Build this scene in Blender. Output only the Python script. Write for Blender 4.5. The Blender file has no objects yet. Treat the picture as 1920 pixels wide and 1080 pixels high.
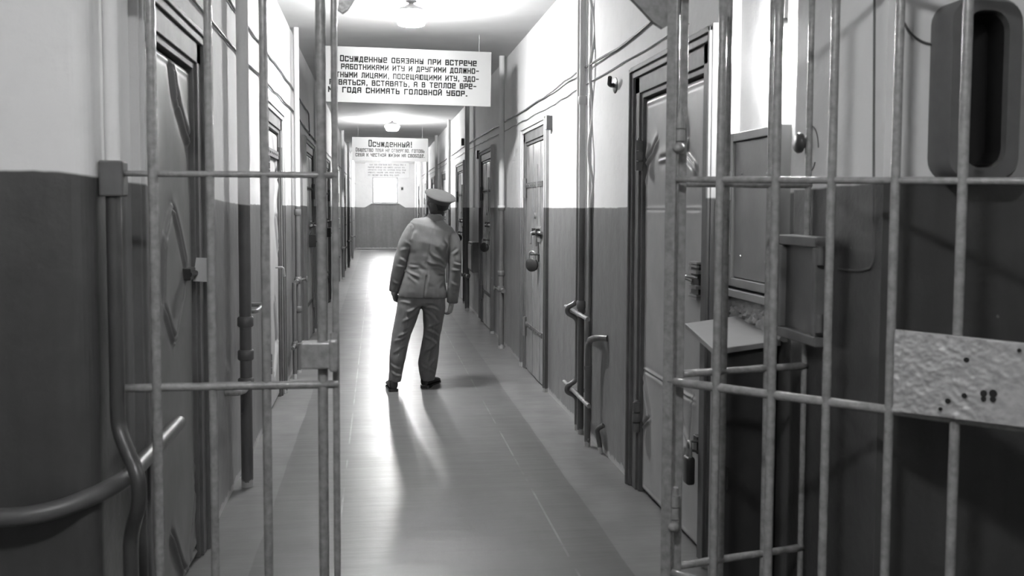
import bpy, bmesh, math, random
import numpy as np
from mathutils import Vector, Matrix, Euler
random.seed(7)
SC = bpy.context.scene
COL = SC.collection
R = math.radians

# ------------------------------------------------------------------ camera, sky, exposure
FOC, CX, CY, EYE = 1867.0, 960.0, 501.0, 1.6          # pixels of the 1920 x 1080 frame
_Y = np.array([706 - CX, -(389 - CY), -FOC]); _Y /= np.linalg.norm(_Y)
_U = -np.array([841 - CX, -(31700 - CY), -FOC]); _U /= np.linalg.norm(_U)
_U -= _Y * _U.dot(_Y); _U /= np.linalg.norm(_U)
CM = np.array([np.cross(_Y, _U), _Y, _U])             # camera -> world
cam_data = bpy.data.cameras.new('camera'); cam = bpy.data.objects.new('camera', cam_data); COL.objects.link(cam)
cam.matrix_world = Matrix.Translation((0, 0, EYE)) @ Matrix(CM.tolist()).to_4x4()
cam_data.sensor_width = 36.0; cam_data.lens = FOC / 1920 * 36
cam_data.shift_y = (CY - 540) / 1920
cam_data.dof.use_dof = True; cam_data.dof.focus_distance = 8.6; cam_data.dof.aperture_fstop = 4.5
cam_data.clip_start = 0.05
SC.camera = cam
SC.view_settings.view_transform = 'Standard'; SC.view_settings.look = 'None'
SC.view_settings.gamma = 1; SC.view_settings.use_curve_mapping = False
SC.view_settings.exposure = 0.0
SC.cycles.use_denoising = True
SC.cycles.sample_clamp_indirect = 6
SC.cycles.max_bounces = 8; SC.cycles.diffuse_bounces = 5; SC.cycles.glossy_bounces = 4
SC.cycles.caustics_reflective = False; SC.cycles.caustics_refractive = False

SKY = 19.0              # daylight beyond the end window
LAMP = 640.0             # glowing glass of the corridor lamps
LAMP_VEST = 275.0        # the same fitting over the vestibule
BULB = 950.0            # bare bulb in the niche
w = bpy.data.worlds.new('sky'); SC.world = w; w.use_nodes = True
w.node_tree.nodes['Background'].inputs[0].default_value = (1, 1, 1, 1)
w.node_tree.nodes['Background'].inputs[1].default_value = SKY
sun_data = bpy.data.lights.new('sun', 'SUN'); sun_data.energy = 14; sun_data.angle = R(4)      # falls through the end window only
sun = bpy.data.objects.new('sun', sun_data); COL.objects.link(sun); sun.location = (1, 44, 9)
sun.rotation_euler = Vector((-.22, -.62, -.78)).to_track_quat('-Z', 'Y').to_euler()

def ray(px, py): return CM @ np.array([px - CX, -(py - CY), -FOC])
def on_x(px, py, x):
    r = ray(px, py); return np.array([0, 0, EYE]) + r * (x / r[0])
def on_y(px, py, y):
    r = ray(px, py); return np.array([0, 0, EYE]) + r * (y / r[1])
def on_plane(px, py, p, n):
    r = ray(px, py); o = np.array([0, 0, EYE]); n = np.array(n, float)
    return o + r * (np.dot(np.array(p) - o, n) / np.dot(r, n))

XR, XL, CEIL, YEND = 1.47, -0.81, 3.3, 39.0
YPL, YPR = 3.0, 2.75         # where the two corridor walls begin

# ------------------------------------------------------------------ materials
def grey(v): return (v, v, v, 1)
def new_mat(name):
    m = bpy.data.materials.new(name); m.use_nodes = True
    return m, m.node_tree.nodes, m.node_tree.links, m.node_tree.nodes['Principled BSDF']
def noise(N, L, scale, detail=4, rough=.55, vec=None, stretch=None):
    t = N.new('ShaderNodeTexNoise'); t.inputs['Scale'].default_value = scale
    t.inputs['Detail'].default_value = detail; t.inputs['Roughness'].default_value = rough
    g = N.new('ShaderNodeNewGeometry') if vec is None else None
    src = g.outputs['Position'] if vec is None else vec
    if stretch:
        mp = N.new('ShaderNodeMapping'); mp.inputs['Scale'].default_value = stretch
        L.new(src, mp.inputs['Vector']); src = mp.outputs[0]
    L.new(src, t.inputs['Vector'])
    return t.outputs['Fac']
def math_(N, L, op, a, b=0.0, clamp=False):
    n = N.new('ShaderNodeMath'); n.operation = op; n.use_clamp = clamp
    for i, v in enumerate((a, b)):
        if isinstance(v, (int, float)): n.inputs[i].default_value = v
        else: L.new(v, n.inputs[i])
    return n.outputs[0]
def ramp(N, L, fac, p0, v0, p1, v1):
    r = N.new('ShaderNodeMapRange'); r.clamp = True
    r.inputs[1].default_value = p0; r.inputs[2].default_value = p1
    r.inputs[3].default_value = v0; r.inputs[4].default_value = v1
    L.new(fac, r.inputs[0]); return r.outputs[0]
def mixv(N, L, fac, a, b):
    m = N.new('ShaderNodeMix'); m.data_type = 'FLOAT'
    for i, v in ((0, fac), (2, a), (3, b)):
        if isinstance(v, (int, float)): m.inputs[i].default_value = v
        else: L.new(v, m.inputs[i])
    return m.outputs[0]
def bump(N, L, B, h, strength, dist=.01):
    b = N.new('ShaderNodeBump'); b.inputs['Strength'].default_value = strength; b.inputs['Distance'].default_value = dist
    L.new(h, b.inputs['Height']); L.new(b.outputs[0], B.inputs['Normal'])
def setcol(N, L, B, v):
    c = N.new('ShaderNodeCombineColor')
    for i in range(3): L.new(v, c.inputs[i])
    L.new(c.outputs[0], B.inputs['Base Color'])
def plain(name, v, rough=.5, metal=0.0, var=.12, scale=14, bmp=.15, bscale=60, spec=.5):
    m, N, L, B = new_mat(name)
    n = noise(N, L, scale)
    setcol(N, L, B, ramp(N, L, n, .3, v * (1 - var), .7, v * (1 + var)))
    B.inputs['Roughness'].default_value = rough; B.inputs['Metallic'].default_value = metal
    B.inputs['Specular IOR Level'].default_value = spec
    if bmp: bump(N, L, B, noise(N, L, bscale), bmp, .004)
    return m
def wall_paint(name, upper=.76, lower=.175, end=False, near=.062, rough=.36, spec=.5):
    """whitewash above, oil paint below a hand-drawn line a little over eye height"""
    m, N, L, B = new_mat(name)
    g = N.new('ShaderNodeNewGeometry'); s = N.new('ShaderNodeSeparateXYZ'); L.new(g.outputs['Position'], s.inputs[0])
    x, y, z = s.outputs
    thr = math_(N, L, 'ADD', ramp(N, L, y, 2.6, 1.685, 6.0, 1.603), ramp(N, L, x, -.9, .025, -.7, 0.0))
    thr = math_(N, L, 'ADD', thr, math_(N, L, 'MULTIPLY', math_(N, L, 'SUBTRACT', noise(N, L, 5, 3), .5), .018))
    if end:   # the oil paint climbs to the sill of the end window
        ax = math_(N, L, 'ABSOLUTE', math_(N, L, 'SUBTRACT', x, .335))
        thr = math_(N, L, 'ADD', thr, ramp(N, L, ax, .52, .15, .78, 0.0))
    f = ramp(N, L, math_(N, L, 'SUBTRACT', z, thr), -.004, 0.0, .004, 1.0)
    big, fine = noise(N, L, 1.1, 5), noise(N, L, 9, 6, .65)
    drip = noise(N, L, 2.2, 4, .6, stretch=(2.5, 2.5, .25))
    up = math_(N, L, 'MULTIPLY', ramp(N, L, big, .3, upper * .93, .7, upper * 1.04), ramp(N, L, fine, .35, .97, .5, 1.0))
    near_tone = ramp(N, L, y, 3.36, near / lower, 3.40, 1.0)      # the lower band is darker on the vestibule side of the grille
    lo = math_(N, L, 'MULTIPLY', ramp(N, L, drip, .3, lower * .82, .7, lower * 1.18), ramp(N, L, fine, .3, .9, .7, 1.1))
    lo = math_(N, L, 'MULTIPLY', lo, near_tone)
    chip = ramp(N, L, math_(N, L, 'ADD', math_(N, L, 'MULTIPLY', noise(N, L, 16, 5, .7), .11), math_(N, L, 'MULTIPLY', z, -1)), .012, 0, .02, 1)
    lo = mixv(N, L, chip, lo, .42)
    nick = ramp(N, L, noise(N, L, 23, 2, .5), .76, 0, .78, 1)
    lo = mixv(N, L, math_(N, L, 'MULTIPLY', nick, .35), lo, .4)
    setcol(N, L, B, mixv(N, L, f, lo, up))
    L.new(mixv(N, L, f, rough, .8), B.inputs['Roughness']); B.inputs['Specular IOR Level'].default_value = spec
    bump(N, L, B, math_(N, L, 'ADD', math_(N, L, 'MULTIPLY', noise(N, L, 6, 5), 1.6), math_(N, L, 'MULTIPLY', fine, .5)), .35, .012)
    return m
def floor_mat():
    m, N, L, B = new_mat('worn_linoleum')
    g = N.new('ShaderNodeNewGeometry'); s = N.new('ShaderNodeSeparateXYZ'); L.new(g.outputs['Position'], s.inputs[0])
    x, y, z = s.outputs
    wob = math_(N, L, 'ADD', x, math_(N, L, 'MULTIPLY', math_(N, L, 'SUBTRACT', noise(N, L, 1.5, 3), .5), .03))
    e1 = ramp(N, L, wob, 1.105, 0, 1.112, 1)                      # painted concrete border by the wall
    e2 = ramp(N, L, wob, -.56, 1, -.553, 0)
    edge = math_(N, L, 'MAXIMUM', e1, e2)
    mid = ramp(N, L, noise(N, L, 1.6, 6, .6, stretch=(1.4, .35, 1)), .3, .085, .7, .122)
    cross = ramp(N, L, noise(N, L, 3, 3, .5, stretch=(.5, 4, 1)), .3, .93, .7, 1.07)
    mid = math_(N, L, 'MULTIPLY', mid, cross)
    brd = ramp(N, L, noise(N, L, 4, 5), .3, .14, .7, .19)
    col = mixv(N, L, edge, mid, brd)
    for sx, wd in ((-.19, .004), (.87, .004)):
        a = math_(N, L, 'ABSOLUTE', math_(N, L, 'SUBTRACT', x, sx))
        col = mixv(N, L, math_(N, L, 'MULTIPLY', ramp(N, L, a, wd, 1, wd + .003, 0), ramp(N, L, noise(N, L, 3, 4), .4, 0, .6, .6)), col, .3)
    sc = math_(N, L, 'MULTIPLY', ramp(N, L, noise(N, L, 14, 7, .75, stretch=(1, 2.2, 1)), .66, 0, .74, 1), ramp(N, L, math_(N, L, 'ADD', math_(N, L, 'ABSOLUTE', math_(N, L, 'SUBTRACT', x, .86)), math_(N, L, 'MULTIPLY', math_(N, L, 'ABSOLUTE', math_(N, L, 'SUBTRACT', y, 4.5)), .45)), .12, .6, .3, 0.0))
    col = mixv(N, L, sc, col, .3)
    setcol(N, L, B, col)
    L.new(ramp(N, L, noise(N, L, 2.5, 5, .6), .3, .30, .7, .38), B.inputs['Roughness'])
    B.inputs['Specular IOR Level'].default_value = .6
    bump(N, L, B, math_(N, L, 'ADD', noise(N, L, 3.5, 3, .5, stretch=(.6, 3.2, 1)), math_(N, L, 'MULTIPLY', noise(N, L, 40, 3), .12)), .22, .012)
    return m
def glow(name, strength):
    m, N, L, B = new_mat(name)
    B.inputs['Base Color'].default_value = grey(.85)
    B.inputs['Emission Color'].default_value = grey(1); B.inputs['Emission Strength'].default_value = strength
    return m
def glass_mat():
    m, N, L, B = new_mat('window_glass')
    t = N.new('ShaderNodeBsdfTransparent'); gl = N.new('ShaderNodeBsdfGlossy'); gl.inputs['Roughness'].default_value = .02
    mx = N.new('ShaderNodeMixShader'); mx.inputs[0].default_value = .06
    L.new(t.outputs[0], mx.inputs[1]); L.new(gl.outputs[0], mx.inputs[2]); L.new(mx.outputs[0], N['Material Output'].inputs[0])
    return m

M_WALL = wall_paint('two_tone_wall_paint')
M_ENDW = wall_paint('end_wall_paint', end=True)
M_PIPE = wall_paint('two_tone_pipe_paint', .74, .12)
M_CEIL = plain('ceiling_whitewash', .72, .85, var=.06, scale=2, bmp=.25, bscale=12)
M_FLOOR = floor_mat()
M_BAR = plain('grey_bar_enamel', .25, .27, var=.22, scale=40, bmp=.55, bscale=70, spec=.65)
M_LOCKP = plain('rough_lock_plate_enamel', .38, .33, var=.2, scale=30, bmp=.3, bscale=80)
M_FRAME = plain('dark_frame_enamel', .12, .6, var=.18, scale=9, bmp=.3, bscale=30, spec=.15)
M_FRAME2 = wall_paint('two_tone_frame_paint', .55, .12, rough=.6, spec=.15)
M_TIN = plain('tin_sheet_enamel', .35, .48, var=.12, scale=4, bmp=.2, bscale=18, spec=.3)
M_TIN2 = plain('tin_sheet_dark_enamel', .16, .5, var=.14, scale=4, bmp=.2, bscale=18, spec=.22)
M_PLANK = plain('old_plank_enamel', .22, .32, var=.28, scale=7, bmp=.4, bscale=26)
M_IRON = plain('dark_iron', .028, .4, .2, bmp=.3)
M_STEEL = plain('worn_steel', .42, .3, .7, bmp=.2)
M_BLACK = plain('black_void', .008, .6, bmp=0)
M_SIGN = plain('sign_board_white', .235, .38, var=.03, scale=2, bmp=.05)
M_INK = plain('sign_ink', .018, .75, bmp=0, spec=.15)
M_INK2 = plain('faded_sign_ink', .14, .7, bmp=0, spec=.2)
M_SIGN2 = plain('sign_board_grey', .19, .45, var=.03, scale=2, bmp=.05)
M_SIGN3 = plain('far_sign_board', .55, .5, var=.03, scale=2, bmp=.05)
M_RAIL = plain('dark_rail_enamel', .085, .42, bmp=.2)
M_CABLE = plain('cable_dark', .09, .5, bmp=0)
M_GLASS = glass_mat()
M_BOWL = glow('glowing_lamp_glass', LAMP)
M_BOWLV = glow('glowing_vestibule_lamp_glass', LAMP_VEST)
M_BULB = glow('glowing_bulb', BULB)
M_CAP = plain('lamp_cap_metal', .3, .5)
M_WOODTOP = plain('pale_desk_top', .3, .3, var=.05, bmp=.05)
M_DESK = plain('dark_cabinet_enamel', .06, .4, bmp=.1)
M_HATCH = plain('hatch_enamel', .26, .35, var=.1, scale=5, bmp=.15)
M_BAKE = plain('dark_bakelite', .05, .3, bmp=0)
M_HOUSING = plain('grey_housing_enamel', .1, .35, bmp=.1)
M_PAPER = plain('white_card', .8, .7, var=.02, bmp=0)
M_PLASTER = plain('bare_plaster', .33, .9, var=.2, scale=12, bmp=.9, bscale=30)
def cloth_mat(name, v):
    m, N, L, B = new_mat(name)
    n = noise(N, L, 7, 4); f = noise(N, L, 420, 2)
    setcol(N, L, B, math_(N, L, 'MULTIPLY', ramp(N, L, n, .3, v * .92, .7, v * 1.08), ramp(N, L, f, .3, .85, .7, 1.15)))
    B.inputs['Roughness'].default_value = .85; B.inputs['Specular IOR Level'].default_value = .25
    B.inputs['Sheen Weight'].default_value = .12; B.inputs['Sheen Roughness'].default_value = .5
    bump(N, L, B, f, .15, .002)
    return m
M_JACKET = cloth_mat('uniform_wool', .102)
M_TROUS = cloth_mat('uniform_trouser_wool', .13)
M_CAPTOP = cloth_mat('cap_wool', .027)
M_BAND = cloth_mat('cap_band_dark', .010)
M_SKIN = plain('skin', .27, .5, var=.06, bmp=.05)
M_HAIR = plain('dark_hair', .022, .45, var=.3, scale=60, bmp=.6, bscale=90)
M_SHOE = plain('black_shoe_leather', .02, .22, bmp=.05)

# ------------------------------------------------------------------ mesh helpers
WORLD = {}          # object name -> world origin
def wpos(o): return WORLD.get(o.name, Vector((0, 0, 0))) if o else Vector((0, 0, 0))
class MB:
    def __init__(s): s.bm = bmesh.new()
    def face(s, vs):
        try: return s.bm.faces.new(vs)
        except ValueError: return None
    def box(s, x0, x1, y0, y1, z0, z1, bev=0.0):
        x0, x1 = sorted((x0, x1)); y0, y1 = sorted((y0, y1)); z0, z1 = sorted((z0, z1))
        t = bmesh.new() if bev else s.bm
        v = [t.verts.new(p) for p in ((x0, y0, z0), (x1, y0, z0), (x1, y1, z0), (x0, y1, z0), (x0, y0, z1), (x1, y0, z1), (x1, y1, z1), (x0, y1, z1))]
        for f in ((3, 2, 1, 0), (4, 5, 6, 7), (0, 1, 5, 4), (1, 2, 6, 5), (2, 3, 7, 6), (3, 0, 4, 7)): t.faces.new([v[i] for i in f])
        if bev:
            bmesh.ops.bevel(t, geom=list(t.edges), offset=bev, segments=2, affect='EDGES', profile=.5); s.merge(t)
        return s
    def merge(s, t, mat=None):
        mp = {}
        for v in t.verts: mp[v] = s.bm.verts.new(mat @ v.co if mat else v.co)
        for f in t.faces: s.face([mp[v] for v in f.verts])
        t.free()
    def boxm(s, size, mat, bev=0.0):
        """box of a size centred on the origin, placed by a matrix"""
        t = MB(); a, b, c = (q / 2 for q in size); t.box(-a, a, -b, b, -c, c, bev); s.merge(t.bm, mat); return s
    def hexa(s, lo, hi):
        """eight-cornered block from two quads"""
        v = [s.bm.verts.new(p) for p in list(lo) + list(hi)]
        for f in ((3, 2, 1, 0), (4, 5, 6, 7), (0, 1, 5, 4), (1, 2, 6, 5), (2, 3, 7, 6), (3, 0, 4, 7)): s.face([v[i] for i in f])
        return s
    def tube(s, pts, r, n=12, cap=True, wob=0.0):
        pts = [Vector(p) for p in pts]; m = len(pts)
        rs = r if isinstance(r, (list, tuple)) else [r] * m
        t0 = (pts[1] - pts[0]).normalized()
        a = t0.orthogonal().normalized(); rings = []; prev = t0
        for i, p in enumerate(pts):
            t = ((pts[min(i + 1, m - 1)] - pts[max(i - 1, 0)])).normalized()
            a = (prev.rotation_difference(t) @ a).normalized(); prev = t
            b = t.cross(a)
            ring = []
            for k in range(n):
                th = 2 * math.pi * k / n
                rr = rs[i] * (1 + (random.uniform(-wob, wob) if wob else 0))
                ring.append(s.bm.verts.new(p + a * (math.cos(th) * rr) + b * (math.sin(th) * rr)))
            rings.append(ring)
        s.skin_rings(rings, cap); return s
    def skin_rings(s, rings, cap=True):
        n = len(rings[0])
        for i in range(len(rings) - 1):
            for k in range(n): s.face([rings[i][k], rings[i][(k + 1) % n], rings[i + 1][(k + 1) % n], rings[i + 1][k]])
        if cap: s.face(rings[0][::-1]); s.face(rings[-1])
    def loft(s, rings, n=24, ex=2.0):
        """rings: (centre, rx, ry, right, fwd)"""
        out = []
        for c, rx, ry, rt, fw in rings:
            c, rt, fw = Vector(c), Vector(rt), Vector(fw); row = []
            for k in range(n):
                th = 2 * math.pi * k / n; cs, sn = math.cos(th), math.sin(th)
                cs = math.copysign(abs(cs) ** (2 / ex), cs); sn = math.copysign(abs(sn) ** (2 / ex), sn)
                row.append(s.bm.verts.new(c + rt * (rx * cs) + fw * (ry * sn)))
            out.append(row)
        s.skin_rings(out); return s
    def ell(s, c, rad, rot=None, u=16, v=10):
        t = bmesh.new(); bmesh.ops.create_uvsphere(t, u_segments=u, v_segments=v, radius=1)
        mt = Matrix.Translation(c) @ (rot.to_matrix().to_4x4() if rot else Matrix()) @ Matrix.Diagonal((*rad, 1))
        s.merge(t, mt); return s
    def lathe(s, prof, mat=None, n=24):
        rings = []
        for r, z in prof:
            rings.append([s.bm.verts.new((mat or Matrix()) @ Vector((r * math.cos(2 * math.pi * k / n), r * math.sin(2 * math.pi * k / n), z))) for k in range(n)])
        s.skin_rings(rings); return s
    def build(s, name, mat, parent=None, at=None, smooth=False, label=None, bevel=0.0, auto=True):
        me = bpy.data.meshes.new(name)
        bmesh.ops.recalc_face_normals(s.bm, faces=s.bm.faces)
        org = Vector(at) if at is not None else wpos(parent)
        bmesh.ops.translate(s.bm, verts=s.bm.verts, vec=-org)
        s.bm.to_mesh(me); s.bm.free()
        o = bpy.data.objects.new(name, me); COL.objects.link(o)
        if parent is not None:
            o.parent = parent; o.location = org - wpos(parent)
        else: o.location = org
        WORLD[o.name] = org
        me.materials.append(mat)
        if smooth:
            for p in me.polygons: p.use_smooth = True
            if auto: me.set_sharp_from_angle(angle=R(50))
        if bevel:
            b = o.modifiers.new('edge', 'BEVEL'); b.width = bevel; b.segments = 2; b.limit_method = 'ANGLE'; b.angle_limit = R(40)
        if label: o['label'] = label
        return o
def tag(o, label=None, cat=None, group=None, kind=None):
    if label: o['label'] = label
    if cat: o['category'] = cat
    if group: o['group'] = group
    if kind: o['kind'] = kind
    return o
def thing(name, loc, label=None, cat=None, group=None, kind=None):
    o = bpy.data.objects.new(name, None); COL.objects.link(o); o.location = loc; o.empty_display_size = .1
    WORLD[o.name] = Vector(loc); return tag(o, label, cat, group, kind)
def fillet(pts, r, n=6):
    pts = [Vector(p) for p in pts]; out = [pts[0]]
    for i in range(1, len(pts) - 1):
        a, b, c = pts[i - 1], pts[i], pts[i + 1]
        d1, d2 = (a - b), (c - b); q = min(r, d1.length * .45, d2.length * .45)
        p0, p2 = b + d1.normalized() * q, b + d2.normalized() * q
        for k in range(n + 1):
            t = k / n; out.append(p0 * (1 - t) ** 2 + b * (2 * t * (1 - t)) + p2 * t ** 2)
    out.append(pts[-1]); return out
def line(a, b, n): return [Vector(a).lerp(Vector(b), i / n) for i in range(n + 1)]
def mesh_from(verts, faces, name, mat, parent, smooth=True):
    me = bpy.data.meshes.new(name); org = wpos(parent)
    me.from_pydata([tuple(Vector(v) - org) for v in verts], [], faces)
    o = bpy.data.objects.new(name, me); COL.objects.link(o); o.parent = parent; WORLD[o.name] = org
    me.materials.append(mat)
    if smooth:
        for p in me.polygons: p.use_smooth = True
    return o

# ------------------------------------------------------------------ the setting
DOORS_R = [(4.18, 5.60), (8.47, 9.93), (12.50, 14.02), (16.60, 18.20), (20.75, 22.25), (24.95, 26.45), (29.15, 30.65), (33.3, 34.8)]
DOORS_L = [(3.47, 4.80), (7.22, 8.72), (11.30, 13.0), (15.6, 17.1), (19.75, 21.25), (23.95, 25.45), (28.15, 29.65), (32.3, 33.8)]
NICHE = (3.38, 4.09)
JW, DTOP = .19, 2.40        # frame width, frame height
LEAF_TOP = 2.21

def struct(name, mb, mat, **k): return tag(mb.build(name, mat, **k), kind='structure')
struct('floor', MB().box(-2.4, 3.2, -1.8, 39.9, -.12, 0), M_FLOOR)
struct('ceiling', MB().box(-2.4, 3.2, -1.8, 39.9, CEIL, CEIL + .15), M_CEIL)
def corridor_wall(name, s, doors, x0, ystart, niche=None):
    X = lambda d: x0 + s * d                     # d: depth into the wall
    mb = MB(); y = ystart
    holes = sorted([(a + JW, b - JW, LEAF_TOP + .02) for a, b in doors] + ([(niche[0], niche[1], CEIL)] if niche else []))
    for a, b, zt in holes:
        mb.box(X(0), X(.11), y, a, 0, CEIL)
        if zt < CEIL: mb.box(X(0), X(.11), a, b, zt, CEIL)
        else: mb.box(X(.06), X(.11), a, b, 0, CEIL)
        y = b
    mb.box(X(0), X(.11), y, YEND + .3, 0, CEIL)
    mb.box(X(.11), X(.35), ystart, YEND + .3, 0, CEIL)
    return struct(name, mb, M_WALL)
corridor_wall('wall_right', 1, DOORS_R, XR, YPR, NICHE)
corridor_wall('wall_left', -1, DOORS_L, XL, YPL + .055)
mb = MB().box(-2.4, XL - .055, YPL, YPL + .055, 0, CEIL)      # pier with a rounded corner
arc = [(XL - .055 + .055 * math.cos(t), YPL + .055 - .055 * math.sin(t)) for t in np.linspace(0, math.pi / 2, 8)]
ring = arc + [(XL - .055, YPL + .055)]
lo = [mb.bm.verts.new((x, y, 0)) for x, y in ring]; hi = [mb.bm.verts.new((x, y, CEIL)) for x, y in ring]
for i in range(len(ring)): mb.face([lo[i], lo[(i + 1) % len(ring)], hi[(i + 1) % len(ring)], hi[i]])
mb.face(hi)
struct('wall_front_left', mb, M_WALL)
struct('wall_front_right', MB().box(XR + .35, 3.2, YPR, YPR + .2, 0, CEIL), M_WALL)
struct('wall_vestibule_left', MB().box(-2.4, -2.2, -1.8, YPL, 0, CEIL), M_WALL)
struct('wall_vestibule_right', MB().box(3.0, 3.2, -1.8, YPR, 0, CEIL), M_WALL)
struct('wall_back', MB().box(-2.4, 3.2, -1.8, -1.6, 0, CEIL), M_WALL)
WX0, WX1, WZ0, WZ1 = -.155, .825, 1.755, 2.78
mb = MB().box(XL, WX0, YEND, YEND + .3, 0, CEIL).box(WX1, XR, YEND, YEND + .3, 0, CEIL)
mb.box(WX0, WX1, YEND, YEND + .3, 0, WZ0).box(WX0, WX1, YEND, YEND + .3, WZ1, CEIL)
struct('wall_end', mb, M_ENDW)
win = thing('window_1', ((WX0 + WX1) / 2, YEND + .2, WZ0), 'bright window in the end wall of the corridor', 'window', kind='structure')
mb = MB(); t = .05
for a, b, c, d in ((WX0, WX0 + t, WZ0, WZ1), (WX1 - t, WX1, WZ0, WZ1), (WX0 + t, WX1 - t, WZ0, WZ0 + t), (WX0 + t, WX1 - t, WZ1 - t, WZ1)): mb.box(a, b, YEND + .17, YEND + .22, c, d)
cxw = (WX0 + WX1) / 2; mb.box(cxw - .015, cxw + .015, YEND + .175, YEND + .215, WZ0 + t, WZ1 - t)
mb.build('window_frame', M_SIGN, win)
MB().box(WX0 + t, WX1 - t, YEND + .19, YEND + .196, WZ0 + t, WZ1 - t).build('pane', M_GLASS, win)
MB().box(WX0 - .05, WX1 + .05, YEND - .06, YEND + .17, WZ0 - .03, WZ0, .008).build('window_sill', M_SIGN, win)
pl = bpy.data.lights.new('window_portal', 'AREA'); pl.shape = 'RECTANGLE'; pl.size = WX1 - WX0; pl.size_y = WZ1 - WZ0
pl.cycles.is_portal = True
po = bpy.data.objects.new('window_portal', pl); COL.objects.link(po); po.location = (cxw, YEND + .28, (WZ0 + WZ1) / 2); po.rotation_euler = (R(-90), 0, 0)

# ------------------------------------------------------------------ cell doors
def crease_height(Y, Z, segs):
    h = np.zeros_like(Y)
    for (y0, z0, y1, z1, amp, wd) in segs:
        amp *= .8; wd *= .72
        d = np.array([y1 - y0, z1 - z0]); ln = np.linalg.norm(d) + 1e-9; d = d / ln
        u = (Y - y0) * d[0] + (Z - z0) * d[1]; v = -(Y - y0) * d[1] + (Z - z0) * d[0]
        along = np.clip(np.minimum(u, ln - u) / .06 + .5, 0, 1)
        q = v / wd
        h += amp * along * (-1.6 * q * np.exp(-q * q) + .55 * np.exp(-(v / (wd * 4)) ** 2) * np.tanh(q * .7))
    return h
ordinals = ['first', 'second', 'third', 'fourth', 'fifth', 'sixth', 'seventh', 'eighth']
door_no = 0
def cell_door(side, y0, y1, leaf, style, label, frame=M_FRAME, outer=None, segs=(), proud=.9, lmat=None, hinges=(1.83, .456), bolt=None, group=None):
    global door_no; door_no += 1
    s = 1 if side == 'R' else -1; x0 = XR if side == 'R' else XL
    X = lambda d: x0 - s * d                      # d: out of the wall
    root = thing('door_%d' % door_no, (x0, (y0 + y1) / 2, 0), label, 'door', group, 'structure')
    outer = outer or frame; o = .07
    for a, sg in ((y0, 1), (y1, -1)):
        mb = MB().box(X(-.02), X(.035 * proud), a, a + sg * o, 0, DTOP)
        mb.box(X(-.02), X(.048 * proud), a + sg * .012, a + sg * .035, 0, DTOP - .012)
        near = sg == 1 and door_no in (1, 2)
        j = mb.build('jamb', M_FRAME2 if near else outer, root, bevel=.004)
        mb = MB().box(X(-.02), X(.02 * proud), a + sg * o, a + sg * (JW - .03), 0, DTOP - o)
        mb.box(X(-.06), X(.006), a + sg * (JW - .03), a + sg * (JW + .004), 0, DTOP - JW + .03)
        mb.build('rebate', M_FRAME2 if near and door_no == 1 else frame, j, bevel=.003)
    mb = MB().box(X(-.02), X(.035 * proud), y0 + o, y1 - o, DTOP - o, DTOP)
    mb.box(X(-.02), X(.048 * proud), y0 + .012, y1 - .012, DTOP - .035, DTOP - .012)
    hd = mb.build('frame_head', outer, root, bevel=.004)
    mb = MB().box(X(-.02), X(.02 * proud), y0 + o, y1 - o, DTOP - JW + .03, DTOP - o)
    mb.box(X(-.06), X(.006), y0 + JW - .004, y1 - JW + .004, DTOP - JW, DTOP - JW + .03)
    mb.build('rebate', frame, hd, bevel=.003)
    la, lb = y0 + JW + .004, y1 - JW - .004
    if style == 'tin':
        st = .006 if door_no < 3 else .0115; ny, nz = int((lb - la) / st), int(2.18 / st)
        yy, zz = np.meshgrid(np.linspace(la, lb, ny + 1), np.linspace(.015, LEAF_TOP - .01, nz + 1))
        rng = np.random.RandomState(door_no)
        h = crease_height(yy, zz, segs)
        for _ in range(10):
            cy, cz, ss = rng.uniform(la, lb), rng.uniform(.2, 2.1), rng.uniform(.1, .28)
            h += rng.uniform(-.006, .008) * np.exp(-((yy - cy) ** 2 + ((zz - cz) * .6) ** 2) / ss ** 2)
        ed = np.minimum(np.minimum(yy - la, lb - yy), np.minimum(zz - .015, LEAF_TOP - .01 - zz))
        h = (h + .012) * np.clip(ed / .05, 0, 1) ** .6
        # tacked hem of the sheet
        h += .006 * np.exp(-((ed - .02) / .012) ** 2)
        d = -.022 + h
        V = [(X(float(dd)), float(a), float(b)) for dd, a, b in zip(d.ravel(), yy.ravel(), zz.ravel())]
        F = []; W = ny + 1
        for i in range(nz):
            for k in range(ny):
                q = (i * W + k, i * W + k + 1, (i + 1) * W + k + 1, (i + 1) * W + k)
                F.append(q if s < 0 else q[::-1])
        nb = len(V)
        V += [(X(-.07), la, .015), (X(-.07), lb, .015), (X(-.07), lb, LEAF_TOP - .01), (X(-.07), la, LEAF_TOP - .01)]
        F.append((nb, nb + 1, nb + 2, nb + 3))
        bt = [k for k in range(W)]; tp = [nz * W + k for k in range(W)]; lf = [i * W for i in range(nz + 1)]; rt = [i * W + ny for i in range(nz + 1)]
        F += [tuple(bt + [nb + 1, nb]), tuple(tp + [nb + 2, nb + 3]), tuple(lf + [nb + 3, nb]), tuple(rt + [nb + 2, nb + 1])]
        mesh_from(V, F, 'door_leaf', lmat or leaf, root)
    else:
        mb = MB(); n = 5; wd = (lb - la) / n
        for k in range(n):
            mb.box(X(-.07), X(.004 + (.004 if k % 2 else 0)), la + k * wd + .002, la + (k + 1) * wd - .002, .015, LEAF_TOP - .01)
        mb.box(X(-.07), X(-.004), la, lb, .015, LEAF_TOP - .01)
        mb.build('door_leaf', lmat or leaf, root, bevel=.003)
    return root, X, la, lb
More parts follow.
